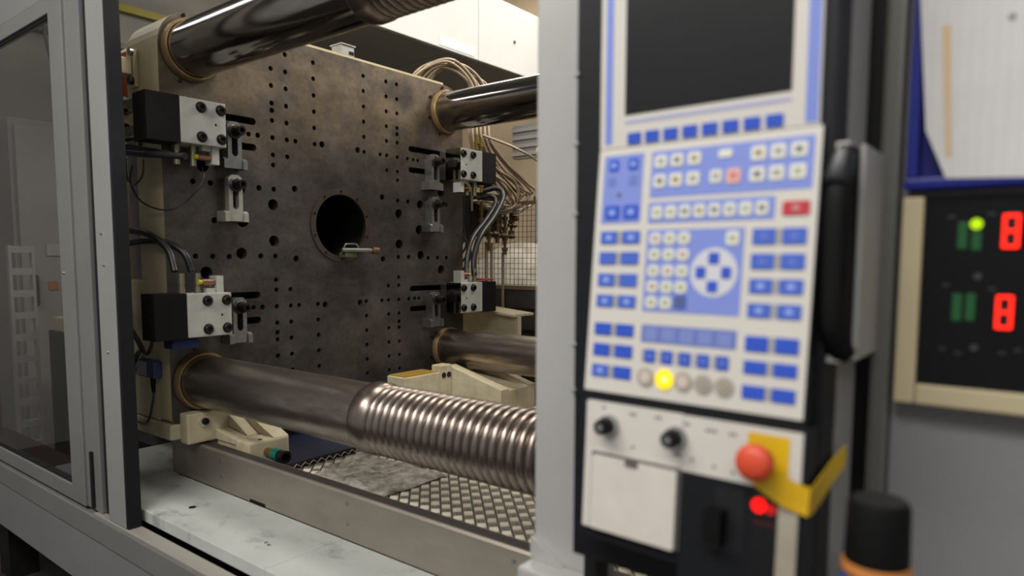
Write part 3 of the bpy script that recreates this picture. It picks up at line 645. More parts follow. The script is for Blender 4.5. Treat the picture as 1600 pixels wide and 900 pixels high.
# plastic-wrapped pallet far behind the mesh
WRAP = mat('milky_wrap', 'cfc8ba', .35, 0, '8d8272', 5, .7, .5, 8)
mb = MB(); mb.ball((-3.9, 5.1, -.45), .62, 24, (1.1, .6, 1.0)); mb.ball((-3.5, 5.0, -.7), .5, 20, (1.2, .6, 1.0)); mb.build('wrapped_bale', WRAP); tag(bpy.data.objects['wrapped_bale'], 'milky plastic wrapped bale far behind the wire mesh', 'bale')
t = thing('storage_rack', (-3.5, 5.5, -1.65), 'grey storage uprights far behind the platen edge', 'rack')
for x in (-4.05, -3.85, -3.4): MB().box(x, x+.05, 5.5, 5.56, -1.65, .6).build('upright', STEEL, t)
MB().box(-4.05, -3.35, 5.5, 5.56, .15, .2).build('beam', STEELD, t)
tag(MB().cyl((-2.9, 4.6, -.42), (-2.0, 4.9, -.10), .03, 12).build('leaning_pole', PAINT), 'cream pole lying across behind the lower mesh panel', 'pole')
t = thing('tool_board', (-2.6, 2.95, -.74), 'cream angled plate on the bed behind the lower right tie bar', 'plate')
MB().prism([(-2.7, -.72), (-2.25, -.72), (-2.25, -.30), (-2.7, -.26)], 'y', 2.90, 2.93).build('web', PAINT2, t)
MB().prism([(-2.7, -.26), (-2.25, -.30), (-2.25, -.288), (-2.7, -.248)], 'y', 2.86, 3.04).build('cap_strip', PAINT2, t)

# ---------------------------------------------------------------- overhead white box, yellow rail, far left things
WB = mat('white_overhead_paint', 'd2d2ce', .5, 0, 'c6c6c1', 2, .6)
t = thing('overhead_housing', (-4.0, 4.3, 1.49), 'big white overhead housing above the right tie bar', 'housing')
MB().bevbox(-4.35, -3.5, 2.6, 4.02, 1.485, 2.0, .006).build('panel_box', WB, t)
MB().bevbox(-4.35, -3.5, 4.024, 6.0, 1.485, 2.0, .006).build('panel_box', WB, t)
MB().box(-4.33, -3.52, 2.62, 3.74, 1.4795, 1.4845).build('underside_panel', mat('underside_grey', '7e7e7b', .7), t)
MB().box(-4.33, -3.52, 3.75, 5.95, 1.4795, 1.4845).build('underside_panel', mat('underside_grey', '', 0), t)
MB().box(-3.4995, -3.494, 3.60, 3.97, 1.50, 1.56).build('bright_sticker', mat('sticker_white', 'eeeeea', .4), t)
MB().cyl((-3.4995, 4.45, 1.72), (-3.494, 4.45, 1.72), .014, 12).build('screw', STEEL, t)
t = thing('overhead_pipes', (-4.5, 4.5, 2.1), 'dark overhead pipes beyond the white housing', 'pipe')
MB().cyl((-5.2, 3.0, 2.35), (-5.2, 6, 2.35), .10, 16).build('pipe', STEELD, t)
MB().box(-5.0, -4.9, 3, 6, 2.15, 2.3).build('duct', GREYD, t)
tag(MB().box(-6.99, -6.93, 1.0, 5.9, 2.28, 2.345).build('crane_rail', mat('yellow_rail', '8f8418', .5)), 'yellow crane rail high on the far left wall', 'crane rail')
tag(MB().box(-6.99, -6.9, 1.0, 5.9, 1.93, 1.98).build('cable_tray', STEELD), 'dark cable tray under the yellow crane rail', 'cable tray')
tag(MB().box(-6.98, -6.80, 2.2, 2.35, 2.3, 3.09).build('roof_bracket', STEELD), 'dark roof bracket above the yellow rail', 'bracket')

t = thing('step_ladder', (-5.0, 1.46, -1.65), 'pale ladder leaning upright behind the dark window', 'ladder')
LAD = mat('ladder_alu', 'a9a8a4', .5, .3)
for y in (1.415, 1.535): MB().box(-5.02, -4.98, y-.008, y+.008, -1.65, .08).build('side_rail', LAD, t)
for k in range(12): MB().box(-5.02, -4.98, 1.4235, 1.5265, -1.45+.135*k, -1.41+.135*k).build('rung', LAD, t)
t = thing('switch_cabinet', (-6.0, 2.1, -1.65), 'grey switch cabinet behind the dark window of the guard door', 'cabinet')
MB().bevbox(-6.3, -5.6, 1.62, 2.6, -1.65, .95, .01).build('body', mat('cabinet_grey', '84827e', .5, .1), t)
MB().bevbox(-5.595, -5.57, 1.65, 2.10, -1.5, .90, .005).build('door', mat('cabinet_door', '8d8b87', .5, .1), t)
MB().tube([(-5.56, 1.72, -.12), (-5.53, 1.72, -.12), (-5.53, 1.72, -.32), (-5.56, 1.72, -.32)], .012, 8, 1).build('handle', BLACK, t)
MB().box(-5.5695, -5.56, 1.80, 1.95, .02, .10).build('switch_box', WHITEB, t)
MB().box(-5.5695, -5.562, 1.80, 1.86, -.22, -.16).build('warning_sticker', mat('sticker_orange', 'a05a3a', .5), t)
t = thing('pillar', (-4.4, 1.20, -1.65), 'thin grey steel pillar behind the dark window', 'pillar')
MB().box(-4.42, -4.38, 1.14, 1.165, -1.65, 3.09).build('shaft', STEEL, t)
t = thing('dark_power_unit', (-4.8, 1.75, -1.65), 'low dark power unit on the floor behind the dark window', 'machine')
MB().bevbox(-5.0, -4.45, 1.60, 2.3, -1.65, -.45, .01).build('body', BLACKM, t)
MB().bevbox(-4.90, -4.60, 1.597, 1.70, -.4495, -.36, .01).build('motor', PAINT2, t)
MB().box(-4.7, -4.5, 1.585, 1.599, -.95, -.60).build('hatch', STEELD, t)
for k in range(3):
    z = .62+.075*k
    tag(MB().cyl((-6.6, 1.0, z), (-6.6, 3.5, z-.2), .018, 8).build('wall_pipe', LAD), ['lowest', 'middle', 'topmost'][k]+' of three pale pipes on the wall behind the dark window', 'pipe', 'pale pipes behind the dark window')
hose([(-4.9, 1.55, 3.10), (-4.84, 1.60, 1.5), (-4.78, 1.70, .95), (-4.75, 1.85, .72), (-4.70, 1.95, .60)], .010, 'dark cable hanging in a curve behind the dark window', cat='cable', name='hanging_cable')
tag(MB().box(-6.99, -6.95, .6, 1.5, .2, 1.9).build('dark_locker', mat('locker_blue', '3b4148', .6)), 'dark blue grey board on the wall at far left', 'board')

# ---------------------------------------------------------------- door column in front, tray under the panel
COLM = mat('pale_column_paint', 'b0afab', .4, .15, 'a5a3a0', 2, .5)
t = thing('door_column', (-.65, GY, -.87), 'broad pale grey column between the opening and the control panel', 'column')
MB().bevbox(-.684, -.560, GY, GY+.06, -.868, 1.0, .004).build('upright', COLM, t)
MB().bevbox(-.6835, -.30, GY-.050, GY-.0005, -.560, -.508, .006).build('foot_ledge', COLM, t)
MB().bevbox(-.6835, -.30, GY-.066, GY-.0505, -.580, -.530, .006).build('foot_ledge', COLM, t)
MB().prism([(-.6835, -.5075), (-.62, -.5075), (-.6835, -.47)], 'y', GY-.012, GY-.0005).build('fillet', COLM, t)

# ---------------------------------------------------------------- control panel
ps = R(-1.9)
E1 = Vector((math.cos(ps), math.sin(ps), 0)); NN = Vector((math.sin(ps), -math.cos(ps), 0)); ZZ = Vector((0, 0, 1))
OO = Vector((-.48389, .80, .14404))
th = R(5.5); DN = -ZZ*math.cos(th)+NN*math.sin(th); NL = E1.cross(DN); NL = NL if NL.dot(NN) > 0 else -NL
th3 = R(3); DB = -ZZ*math.cos(th3)+NN*math.sin(th3); NB = E1.cross(DB); NB = NB if NB.dot(NN) > 0 else -NB
OB = OO+DN*.345
FR = {'U': (OO, E1, -ZZ, NN), 'L': (OO, E1, DN, NL), 'B': (OB, E1, DB, NB)}
cp = thing('control_panel', tuple(OO+NN*-.06+ZZ*-.52), 'machine control panel with dark screen and rows of blue and white keys', 'control panel')
BZ = mat('housing_black', '14161a', .5, .0, '101115', 6, .6, spec=.3)
CREAM = mat('panel_foil_cream', 'cac5bc', .45)
BLF = mat('panel_foil_blue', '7888cc', .45)
BLD = mat('key_blue', '2b51bb', .4); BLM = mat('key_blue_mid', '4362be', .4)
WK = mat('key_white', 'd6d5c8', .4)
SHD = mat('key_trim_grey', 'a09c98', .5)
def rbox(F_, a0, a1, b0, b1, h0, h1, r=.002, n=3):     # rounded-corner slab in mm on one of the panel planes
    O_, A, B, Nn = FR[F_]; a0, a1, b0, b1 = a0/1000, a1/1000, b0/1000, b1/1000
    P = []
    for ca, cb, s in ((a1-r, b1-r, 0), (a0+r, b1-r, 90), (a0+r, b0+r, 180), (a1-r, b0+r, 270)):
        for k in range(n+1): t_ = R(s+90*k/n); P.append((ca+r*math.cos(t_), cb+r*math.sin(t_)))
    m = len(P); mb = MB()
    vs = [O_+A*p[0]+B*p[1]+Nn*h0 for p in P]+[O_+A*p[0]+B*p[1]+Nn*h1 for p in P]
    mb.add(vs, [tuple(range(m)), tuple(range(m, 2*m))]+[(k, (k+1) % m, m+(k+1) % m, m+k) for k in range(m)]); return mb
def disc(F_, a, b, r, h0, h1, n=28, r2=None):
    O_, A, B, Nn = FR[F_]; p = O_+A*(a/1000)+B*(b/1000)+Nn*h0
    return MB().cyl(p, p+Nn*(h1-h0), r/1000, n, None if r2 is None else r2/1000)
# housing
hb = MB(); hb.obox(OO, E1, ZZ, NN, -.041, .288, -.335, .42, -.055, -.004); hb.build('housing', BZ, cp)
hb = MB(); hb.obox(OO, E1, ZZ, NN, -.0405, .2875, -.56, -.3355, -.055, -.005); hb.build('lower_housing', BZ, cp)
hb = MB(); hb.obox(OO, E1, ZZ, NN, .02, .284, -.54, .42, -.15, -.0555); hb.build('rear_shell', mat('shell_grey', '9f9d99', .45, .2), cp)
hb = MB(); hb.obox(OO, E1, ZZ, NN, -.038, .0195, -.30, .42, -.125, -.0555); hb.build('rear_flange', BZ, cp)
# wedge carrying the keypad
w0 = OO-ZZ*.001
mb = MB(); A0, A1 = -.003, .2805
pr = [(OO-NN*.004), (OO-NN*.0005), (OO+DN*.322-NL*.0015), (OO+DN*.322-NN*.034)]
vs = [q+E1*A0 for q in pr]+[q+E1*A1 for q in pr]
mb.add(vs, [(0, 1, 2, 3), (7, 6, 5, 4), (0, 4, 5, 1), (1, 5, 6, 2), (2, 6, 7, 3), (3, 7, 4, 0)]); mb.build('keypad_wedge', BZ, cp)
mb = MB(); pr = [(OB-DB*.022-NN*.036), (OB-DB*.022-NB*.004), (OB+DB*.165-NB*.004), (OB+DB*.165-NN*.045)]
vs = [q+E1*-.004 for q in pr]+[q+E1*.2865 for q in pr]
mb.add(vs, [(0, 1, 2, 3), (7, 6, 5, 4), (0, 4, 5, 1), (1, 5, 6, 2), (2, 6, 7, 3), (3, 7, 4, 0)]); mb.build('lower_front', BZ, cp)
rbox('U', 0, 275, -420, -.5, -.004, .0005, .001).build('upper_foil', CREAM, cp)
rbox('L', 0, 279, .5, 315, -.0014, .0005, .001).build('keypad_foil', CREAM, cp)
# upper area
rbox('U', 36.5, 245, -235, -40, .0006, .0012, .001).build('screen', mat('dark_screen', '0d0d0e', .3, 0, '161617', 5, .5), cp)
rbox('U', 7.5, 18, -420, -6, .0006, .001, .001).build('blue_stripe', BLF, cp)
rbox('U', 260, 273, -420, -3.5, .0006, .001, .001).build('blue_stripe', BLF, cp)
rbox('U', 37, 245, -33, -29, .0006, .001, .001).build('blue_line', mat('pale_blue_line', '9d9fc4', .45), cp)
for k in range(8):
    a = 41.5+25.2*k; rbox('U', a, a+19, -17, -3.2, .0006, .0022, .001).build('function_key', BLD, cp)
def key(F_, a0, a1, b0, b1, m, name='key', sym=None, r=.002, h=.0022, trim=False):
    k = rbox(F_, a0, a1, b0, b1, .0011, h, r).build(name, m, cp)
    ca, cb = (a0+a1)/2, (b0+b1)/2; s = min(a1-a0, b1-b0)*.24
    if sym: rbox(F_, ca-s, ca+s, cb-s*.8, cb+s*.8, h+.00005, h+.0002, .0008, 2).build('symbol', sym, k)
    if trim: rbox(F_, a0-1.6, a1+1.6, b0-1, b1+1, .0006, .001, .001).build('key_trim', SHD, k)
    return k
S = {c: mat('print_'+c, v, .6) for c, v in dict(grey='8b8a88', ochre='8f7440', dark='56545a', red='c06a60', pale='8fa2dd', green='9aa37c', rose='b08a88').items()}
# blue block left
rbox('L', 8.5, 66.3, 9.5, 97.2, .0006, .001, .001).build('blue_field', BLF, cp)
for a in (16.5, 45): key('L', a, a+14, 15, 30, BLD, sym=S['pale'])
for a in (14.5, 42): key('L', a, a+21.5, 74.5, 92, BLD, sym=S['pale'])
disc('L', 33.5, 61, 3, .0011, .0016, 14).build('printed_dot', S['dark'], cp)
for a, s in ((22, 6), (53, 7)): rbox('L', a-s, a+s, 44-s, 44+s, .0011, .0012, .002).build('printed_symbol', mat('print_blue', '6574b8', .5), cp)
# top right block
rbox('L', 77.5, 272, 10, 67, .0006, .001, .001).build('blue_field', BLF, cp)
sy = ['grey', 'dark', 'ochre', 'dark', 'ochre', 'grey']
for i, (a0, a1) in enumerate(((82.5, 99), (104, 120.5), (126.5, 143))):
    key('L', a0, a1, 15.3, 30.3, WK, 'white_key', S[sy[i]], .003); key('L', a0, a1, 39, 54.8, WK, 'white_key', S[sy[i+3]], .003)
key('L', 165, 181.5, 16, 25.5, WK, 'white_key', None, .003)
key('L', 156, 170.5, 39, 54, WK, 'white_key', S['grey'], .003)
key('L', 176, 193, 39, 56, mat('key_rose', 'd9a9a2', .4), 'red_framed_key', S['red'], .003)
for i, (a0, a1) in enumerate(((203.5, 220.5), (225.5, 242), (247.5, 265))):
    key('L', a0, a1, 16, 32, WK, 'white_key', S[('ochre', 'grey', 'dark')[i]], .003); key('L', a0, a1, 39.8, 56, WK, 'white_key', S[('dark', 'grey', 'green')[i]], .003)
# strip
rbox('L', 77.5, 234, 73, 98.6, .0006, .001, .001).build('blue_field', BLF, cp)
for k in range(8):
    a = 82.7+18.6*k; key('L', a, a+14.3, 78, 93.5, WK, 'white_key', S[('green', 'green', 'dark', 'ochre', 'dark', 'grey', 'green', 'dark')[k]], .003)
key('L', 242.5, 271.3, 80, 95, mat('key_red', 'b92f38', .4), 'red_key', S['rose'])
# left and right key columns
rows = ((107.5, 123.5), (134.3, 150), (162, 178.2), (189.5, 205), (226, 241.5), (252.7, 268.5), (280, 295.5))
for i, (b0, b1) in enumerate(rows):
    for a0, a1 in ((10.5, 35.2), (43, 68)):
        m_ = BLM if i < 4 or (i, a0) == (6, 10.5) else BLD
        k = key('L', a0, a1, b0, b1, m_, 'blue_key', S['pale'] if (i in (0, 3) or (i == 2 and a0 < 40) or (i, a0) == (6, 10.5)) else None, .001)
    rbox('L', 36.2, 42, b0, b1, .0006, .0012, .001).build('key_divider', SHD, cp)
rows = ((109, 126.5), (137, 154), (165, 181), (192.5, 208), (229, 246), (256.7, 271.3), (284.2, 299.2))
for i, (b0, b1) in enumerate(rows):
    for a0, a1 in ((211.5, 237.3), (244.8, 270)):
        key('L', a0, a1, b0, b1, BLM if i < 4 else BLD, 'blue_key', S['pale'] if i in (2, 3) else (mat('print_mid', '5a70c0', .5) if i < 2 else None), .001)
    rbox('L', 238.4, 243.8, b0, b1, .0006, .0012, .001).build('key_divider', SHD, cp)
# centre block
rbox('L', 78, 202, 107, 208, .0006, .001, .001).build('blue_field', BLF, cp)
for j, (b0, b1) in enumerate(((110.5, 125.5), (130.3, 145), (150.2, 165), (169.5, 184.5), (189, 204))):
    for i, (a0, a1) in enumerate(((82.5, 98), (101.5, 117.5), (120.3, 136.3))):
        if (i, j) == (2, 4): key('L', a0, a1, 186.5, 203, mat('key_slate', '4a5fa6', .4), 'slate_key', S['dark'])
        else: key('L', a0, a1, b0, b1, WK, 'round_key', S['green' if (i+j) % 3 else 'rose'], .0055)
key('L', 181, 196.3, 111, 127, WK, 'white_key', S['green'], .003)
disc('L', 168.2, 158.7, 28.8, .0006, .0014).build('arrow_pad', mat('arrow_pad_cream', 'c8c7cc', .45), cp)
for a0, a1, b0, b1 in ((161.5, 174.2, 135.5, 148.7), (146.5, 158.5, 152.2, 165.5), (178, 189.5, 152.2, 165.2), (161.5, 174.2, 168.7, 181.5)):
    rbox('L', a0, a1, b0, b1, .0015, .0026, .0012).build('arrow_key', BLD, cp)
# lower strip, small keys, round lamps
rbox('L', 79, 201, 224.5, 246.3, .0006, .001, .001).build('blue_field', mat('foil_blue_deep', '6474b2', .45), cp)
for k in range(5):
    a = 84+23.6*k; rbox('L', a, a+17, 227+.3*k, 244, .0011, .0013, .001).build('label_window', mat('foil_window', '7684bd', .5), cp)
    a = 86+23.3*k; key('L', a, a+14.6, 254.8, 270.5, BLD, 'small_key', mat('print_mid', '', 0), .001)
    rbox('L', a-4.5, a-.8, 254.8, 270.5, .0006, .0011, .001).build('key_divider', SHD, cp)
for k, a in enumerate((89.5, 115, 139.5, 165, 190.5)):
    if k == 1:
        disc('L', a, 289.5, 12, .0011, .003).build('lit_lamp', mat('lamp_yellow', '806000', .3, emit=('ffdf00', .55)), cp, label='glowing yellow lamp')
        disc('L', a+.8, 289.5, 4.2, .0031, .0036, 20).build('lamp_core', mat('lamp_core', 'a09060', .3, emit=('fff080', .6)), cp)
    else:
        q = disc('L', a, 289.5, 11.5, .0011, .0026).build('round_button', mat('button_greige', 'a69d90', .4), cp)
        disc('L', a, 289.5, 7, .0027, .0036, 20).build('button_cap', mat('button_cap%d' % (k//3), ('c9bbae', '9a9284')[k//3], .4), q)
# lower front: knobs, stop button, tape, flap, socket bay
rbox('B', 6, 143, -17, 150, -.0039, .0005, .002).build('cream_plate', CREAM, cp)
rbox('B', 143.5, 281, -16, 50, -.0039, .0005, .002).build('cream_plate', CREAM, cp)
rbox('B', 259, 280, 50.6, 205, -.0039, .0004, .001).build('cream_strip', mat('cream_grimy', 'b0a898', .5, 0, '8a8070', 12, .8), cp)
rbox('B', 144, 258.5, 51, 205, -.0039, -.0005, .001).build('socket_bay', BZ, cp)
rbox('B', 187, 222, 58, 130, -.0004, .0002, .003).build('bay_recess', mat('bay_black', '0a0a0b', .6), cp)
rbox('B', 232, 258, 52, 205, -.0004, .0008, .001).build('display_strip', mat('gloss_black', '0a0909', .2), cp)
mb = MB(); O_, A, B, Nn = FR['B']; p = O_+A*.190+B*.105+Nn*.0005
mb.obox(p, A, B, Nn, -.008, .012, -.022, .018, 0, .018); mb.build('latch', BLACK, cp)
rbox('B', 182, 198, 122, 130, .0005, .006, .003).build('latch_tip', STEELD, cp)
disc('B', 238.5, 70, 8, .0009, .0030, 20).build('red_lamp', mat('lamp_red', '801008', .3, emit=('ff0402', .9)), cp, label='glowing red lamp')
disc('B', 251.5, 72, 5.5, .0009, .0025, 20).build('red_lamp', mat('lamp_red_dim', '60100c', .3, emit=('d00808', .35)), cp, label='dim red lamp')
for k in range(4): rbox('B', 234+6*k, 236.6+6*k, 88, 91, .0009, .0012, .0008, 2).build('red_print', mat('red_print', '6a1414', .5), cp)
# flap with notch
fl = rbox('B', 21, 140, 52, 148, .0016, .006, .003).build('flap', mat('flap_cream', 'd3cdc4', .4, 0, 'c6bfb4', 20, .6), cp)
rbox('B', 17.5, 143, 48.5, 149.6, .0006, .0015, .002).build('flap_gap', mat('gap_grey', '4a4744', .6), fl)
rbox('B', 70, 88, 50.5, 58, .0061, .0075, .002).build('finger_notch', mat('notch_grey', '5d5955', .5), fl)
for a, b_ in ((42, 12), (135.5, 12)):
    kn = disc('B', a, b_, 14.5, .0006, .010, 28, 13).build('knob', mat('chrome_collar', 'a9abad', .2, .9), cp)
    disc('B', a, b_, 10.5, .0101, .024, 24, 9.5).build('knob_cap', BLACK, kn)
    disc('B', a, b_, 4.5, .0241, .0248, 16).build('knob_centre', mat('cap_grey', '6c6c6c', .3), kn)
# printed marks above the knobs
for a, b_, wd in ((35, -10, 9), (78, -7, 14), (112, -8, 12), (150, -6, 14), (180, -3, 16), (205, -3, 10), (140, 33, 12), (158, 35, 6), (185, 38, 5), (208, 40, 6), (78, 34, 5)):
    for k in range(max(1, wd//5)):
        rbox('B', a+k*5-wd/2, a+k*5-wd/2+3.4, b_-1.8, b_+1.8, .0006, .0008, .0006, 2).build('printed_mark', S['dark'], cp)
# stop button
yb = rbox('B', 222, 268, -9.5, 37, .0006, .0012, .002).build('yellow_backing', mat('tape_yellow', 'dcb412', .45, 0, 'cda010', 8, .5), cp)
O_, A, B, Nn = FR['B']; p = O_+A*.2390+B*.0185+Nn*.0013
sb = MB().rev(p, Nn, [(0, .013), (.016, .013)], 24).build('stop_stem', BLACK, cp)
MB().rev(p+Nn*.0161, Nn, [(0, .017), (.003, .020), (.009, .0205), (.014, .018), (.017, .012), (.0185, .004), (.0187, .0004)], 32).build('stop_button', mat('stop_red', 'd04a2c', .45), sb, label='red mushroom stop button')
# tape that hangs from the backing, crosses the strip and wraps round the corner
def ribbon(pts_c, half, name, m, n=10, **kw):      # pts: list of (centre, across vector)
    vs = []
    for c, a_ in pts_c: vs += [c-a_*half, c+a_*half]
    mb = MB(); mb.add(vs, [(2*i, 2*i+1, 2*i+3, 2*i+2) for i in range(len(pts_c)-1)], False); o = mb.build(name, m)
    s_ = o.modifiers.new('thick', 'SOLIDIFY'); s_.thickness = .0012; s_.offset = 0
    for k, v in kw.items(): o[k] = v
    return o
P = lambda a, b, h: OB+E1*(a/1000)+DB*(b/1000)+NB*(h/1000)
pts = [(P(238, 34, 3), (E1*.55-DB*.83)), (P(252, 42, 4), (E1*.35-DB*.93)), (P(270, 50, 5), (E1*.22-DB*.97)), (P(290.5, 55, 2), (E1*.05-DB)), (P(291.5, 54, -10), -DB), (P(292, 45, -40), -DB*1.0), (P(293, 33, -75), -DB*.9), (P(296, 22, -110), -DB*.8)]
tp = ribbon(pts, .0155, 'yellow_tape', mat('tape_yellow', '', 0))
tag(tp, 'yellow tape running from the red stop button around the housing corner', 'tape')
# housing edge screws
for z in (.104, .012, -.082, -.262, -.325):
    p = OO+E1*-.0405+ZZ*(z)+NN*-.004
    MB().ball(p, .0042, 10).build('edge_screw', STEEL, cp)
# under-panel bracket
tag(MB().box(-.555, -.535, .885, .925, -.5075, -.425).build('panel_stay', BLACKM), 'dark stay under the lower left corner of the control panel', 'stay')

# ---------------------------------------------------------------- right of the panel
cb = thing('cabinet', (.3, 1.1, -1.65), 'grey steel cabinet at the right with instrument box and folder', 'cabinet')
CABM = mat('cabinet_front_grey', '858585', .5, .1, '7a7a79', 2, .6)
MB().bevbox(-.158, 1.3, .965, 1.5, -1.15, 1.1, .004).build('body', CABM, cb)
MB().bevbox(-.182, -.1585, .955, 1.2, -1.15, 1.1, .006).build('corner_post', mat('edge_strip_grey', '6c6a64', .4, .4), cb)
MB().box(-.27, -.1825, .995, 1.2, -1.15, 1.1).build('dark_gap_fill', BLACKM, cb)  # black box stands in for the shade in the gap beside the shell
MB().box(-.1, 1.2, 1.02, 1.45, -1.65, -1.1505).build('plinth', BLACKM, cb)
# instrument box
ib = thing('instrument_box', (.0, .94, -.17), 'instrument box with red digit displays in a cream frame', 'instrument')
IY = .95
frm = mat('bezel_cream', 'b8aa88', .5)
MB().bevbox(-.151, -.129, IY-.012, IY+.0145, -.170, .075, .003).build('frame_side', frm, ib)
MB().bevbox(-.1285, .20, IY-.012, IY+.0145, -.170, -.146, .003).build('frame_bottom', frm, ib)
MB().box(-.1285, .20, IY-.004, IY+.0145, -.1455, .075).build('face', mat('instrument_black', '060507', .35, spec=.3), ib)
def spot(u, v, wpx, hpx, m, name, y=IY-.0045, round_=False, lab=None):
    c = at(u, v, 'y', y); s_ = (at(u+wpx/2, v, 'y', y)-at(u-wpx/2, v, 'y', y)).length/2; h_ = (at(u, v+hpx/2, 'y', y)-at(u, v-hpx/2, 'y', y)).length/2
    if round_: o = MB().cyl((c.x, y, c.z), (c.x, y-.003, c.z), s_, 20).build(name, m, ib)
    else: o = MB().bevbox(c.x-s_, c.x+s_, y-.0012, y-.0001, c.z-h_, c.z+h_, .0004).build(name, m, ib)
    if lab: o['label'] = lab
    return o
RD = mat('digit_red', '80100a', .3, emit=('ff2010', 1.1)); GN = mat('bar_green', '0f3018', .3, emit=('0f3a1a', .5))
for (u, v) in ((1580, 361), (1569, 488)):
    dg = spot(u, v, 27, 50, mat('digit_window', '1c0706', .3), 'digit_window')
    c = at(u, v, 'y', IY-.0058); w_, h_ = .0062, .0088; y = IY-.0062
    segs = [((-w_*.8, h_*2-.0005), (w_*.8, h_*2-.0005)), ((-w_*.8, 0), (w_*.8, 0)), ((-w_*.8, -h_*2+.0005), (w_*.8, -h_*2+.0005)),
            ((-w_, .001), (-w_, h_*2-.001)), ((w_, .001), (w_, h_*2-.001)), ((-w_, -.001), (-w_, -h_*2+.001)), ((w_, -.001), (w_, -h_*2+.001))]
    for (x0_, z0_), (x1_, z1_) in segs:
        MB().bevbox(c.x+min(x0_, x1_)-.0018, c.x+max(x0_, x1_)+.0018, y-.001, y, c.z+min(z0_, z1_)-.0018, c.z+max(z0_, z1_)+.0018, .0004).build('digit_segment', RD, dg)
for u, v in ((1504, 368), (1526, 370), (1495, 480), (1516, 480)): spot(u, v, 15, 42, GN, 'green_bar')
spot(1526, 350, 20, 20, mat('led_lime', '607000', .3, emit=('c0f000', .45)), 'lime_lamp', IY-.0062, True, 'glowing lime green lamp')
for u, v in ((1528, 432), (1522, 543)): spot(u, v, 13, 13, mat('dim_button', '3a3a3c', .4), 'small_button', round_=True)
for u, v in ((1478, 446), (1550, 452), (1472, 545), (1497, 552), (1565, 552), (1590, 548), (1487, 340), (1550, 335)): spot(u, v, 12, 5, mat('dim_print', '232326', .5), 'dim_print')
# folder and paper
fo = thing('document_folder', (.05, .94, .08), 'dark blue plastic document folder hanging on the cabinet', 'folder')
BF = mat('folder_blue', '081a80', .4, 0, '07146a', 3, .5)
MB().bevbox(-.150, .30, .958, .9645, .083, .60, .002).build('back_sheet', BF, fo)
MB().bevbox(-.150, .30, .930, .9575, .083, .096, .003).build('bottom_lip', BF, fo)
MB().bevbox(-.150, -.138, .940, .9575, .0965, .60, .002).build('side_lip', BF, fo)
# paper sheet: outline from its lower corner, slightly curled
ol = [at(u, v, 'y', .93) for u, v in ((1437, -40), (1447, 205), (1478, 279), (1640, 276), (1640, -40))]
vs = []; fs = []
poly = [(p.x, p.z) for p in ol]
pm = MB().sheet(poly, [], 'y', .9285, .9300)
def paper_mat():
    m = mat('paper_table', 'cfccc9', .7, 0, 'bdbab8', 6, .6); nt = m.node_tree; N = nt.nodes; L = nt.links; b = N['Principled BSDF']
    src = b.inputs['Base Color'].links[0].from_socket
    tc = N.new('ShaderNodeTexCoord'); s_ = N.new('ShaderNodeSeparateXYZ'); L.new(tc.outputs['Object'], s_.inputs[0])
    def lines(o_, per, wd):
        a = N.new('ShaderNodeMath'); a.operation = 'FRACT'; d = N.new('ShaderNodeMath'); d.operation = 'DIVIDE'; d.inputs[1].default_value = per
        L.new(o_, d.inputs[0]); L.new(d.outputs[0], a.inputs[0]); g = N.new('ShaderNodeMath'); g.operation = 'LESS_THAN'; g.inputs[1].default_value = wd; L.new(a.outputs[0], g.inputs[0]); return g.outputs[0]
    mx_ = N.new('ShaderNodeMath'); mx_.operation = 'MAXIMUM'; L.new(lines(s_.outputs[0], .012, .12), mx_.inputs[0]); L.new(lines(s_.outputs[2], .006, .15), mx_.inputs[1])
    f_ = N.new('ShaderNodeMath'); f_.operation = 'MULTIPLY'; f_.inputs[1].default_value = .16; L.new(mx_.outputs[0], f_.inputs[0])
    x = N.new('ShaderNodeMix'); x.data_type = 'RGBA'; L.new(f_.outputs[0], x.inputs[0]); L.new(src, x.inputs[6]); x.inputs[7].default_value = lin('7c7c84'); L.new(x.outputs[2], b.inputs['Base Color'])
    return m
pa = pm.build('printed_sheet', paper_mat()); tag(pa, 'white printed table sheet sticking out of the blue folder', 'paper')
c = at(1479, 40, 'y', .9283); d = at(1482, 245, 'y', .9283)
MB().add([c+Vector((-.0045, 0, 0)), c+Vector((.0045, 0, 0)), d+Vector((.003, 0, 0)), d+Vector((-.003, 0, 0)), c+Vector((-.0045, -.0003, 0)), c+Vector((.0045, -.0003, 0)), d+Vector((.003, -.0003, 0)), d+Vector((-.003, -.0003, 0))],
         [(0, 1, 2, 3), (4, 5, 6, 7), (0, 1, 5, 4), (1, 2, 6, 5), (2, 3, 7, 6), (3, 0, 4, 7)]).build('tan_stain', mat('tan_stain', 'c4ab88', .7), pa)
c = at(1582, 26, 'y', .9283); MB().cyl((c.x, .9284, c.z), (c.x, .9280, c.z), .004, 14).build('ink_smudge', mat('smudge_grey', '8a8684', .7), pa)
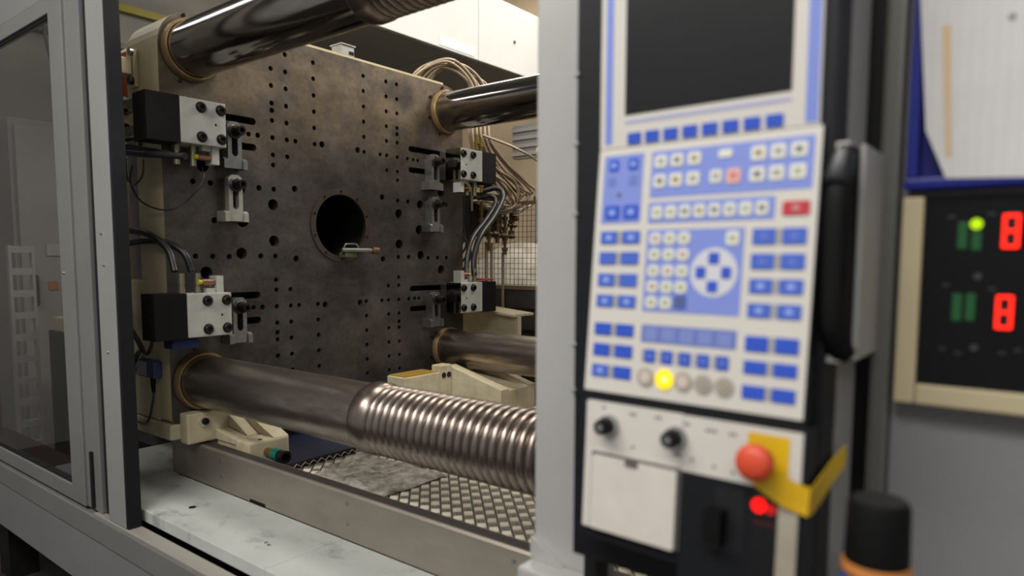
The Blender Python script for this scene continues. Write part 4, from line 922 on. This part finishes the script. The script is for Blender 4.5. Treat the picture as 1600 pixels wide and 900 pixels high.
# black handle on a steel plate
hd = thing('grab_handle', (-.20, .90, -.13), 'black grab handle on a steel bracket right of the control panel', 'handle')
HPL = mat('bracket_zinc', 'b3b1ac', .5, .3)
MB().bevbox(-.1805, -.175, .848, .9545, -.112, .128, .001).build('bracket_plate', HPL, hd)
MB().bevbox(-.1950, -.1810, .80, .935, .118, .1255, .001).build('bracket_tab', HPL, hd)
MB().bevbox(-.1950, -.1810, .80, .935, -.110, -.1025, .001).build('bracket_tab', HPL, hd)
MB().rev((-.186, .802, .1175), (-.10, -.35, -1), [(0, .006), (.004, .0125), (.034, .0145), (.040, .012)], 18).build('grip_end', mat('grip_black', '1c1c1d', .35), hd)
MB().tube([(-.186, .812, .1175), (-.188, .800, .09), (-.189, .792, .06), (-.189, .790, .0), (-.189, .791, -.06), (-.187, .797, -.082), (-.181, .812, -.102)], .0135, 14).build('grip', BLACK, hd)
# small shelf below frame and the spray can
tag(MB().bevbox(-.19, .02, .70, .9545, -.445, -.435, .002).build('can_shelf', CABM), 'grey ledge on the cabinet carrying the black capped can', 'shelf')
cn = thing('spray_can', (-.128, .75, -.4345), 'spray can with black cap and orange collar at the bottom right', 'can')
cc = (-.128, .75, -.4345)
MB().rev(cc, (0, 0, 1), [(0, .029), (.003, .0315), (.126, .0315), (.136, .0305)], 40).build('can_body', mat('can_dark', '15171c', .3, .2), cn)
MB().rev((cc[0], cc[1], cc[2]+.075), (0, 0, 1), [(0, .0318), (.048, .0318)], 40, False).build('blue_label', mat('can_blue', '2f62b8', .35), cn, label='blue printed band')
MB().rev((cc[0], cc[1], cc[2]+.1262), (0, 0, 1), [(0, .0317), (.008, .0319), (.0105, .0312)], 40).build('orange_collar', mat('can_orange', 'c07a3c', .4), cn, label='orange collar')
MB().rev((cc[0], cc[1], cc[2]+.137), (0, 0, 1), [(0, .0298), (.056, .0285), (.060, .027), (.061, .024), (.061, .0005)], 40).build('cap', BLACK, cn)
mb = MB(); mb.rev((cc[0], cc[1], cc[2]+.1982), (0, 0, 1), [(0, .0245), (.0015, .0245)], 32); mb.build('cap_disc', mat('cap_disc', '242424', .5), cn)

# earth cable on the hall floor at the bottom left corner
tag(MB().tube([at(-60, 852, 'z', -1.639), at(-10, 846, 'z', -1.639), at(18, 840, 'z', -1.639), at(60, 838, 'z', -1.639), at(130, 850, 'z', -1.639)], .010, 8).build('floor_cable', mat('earth_green', '8fa020', .5)), 'yellow green cable lying on the dark floor at the bottom left', 'cable')
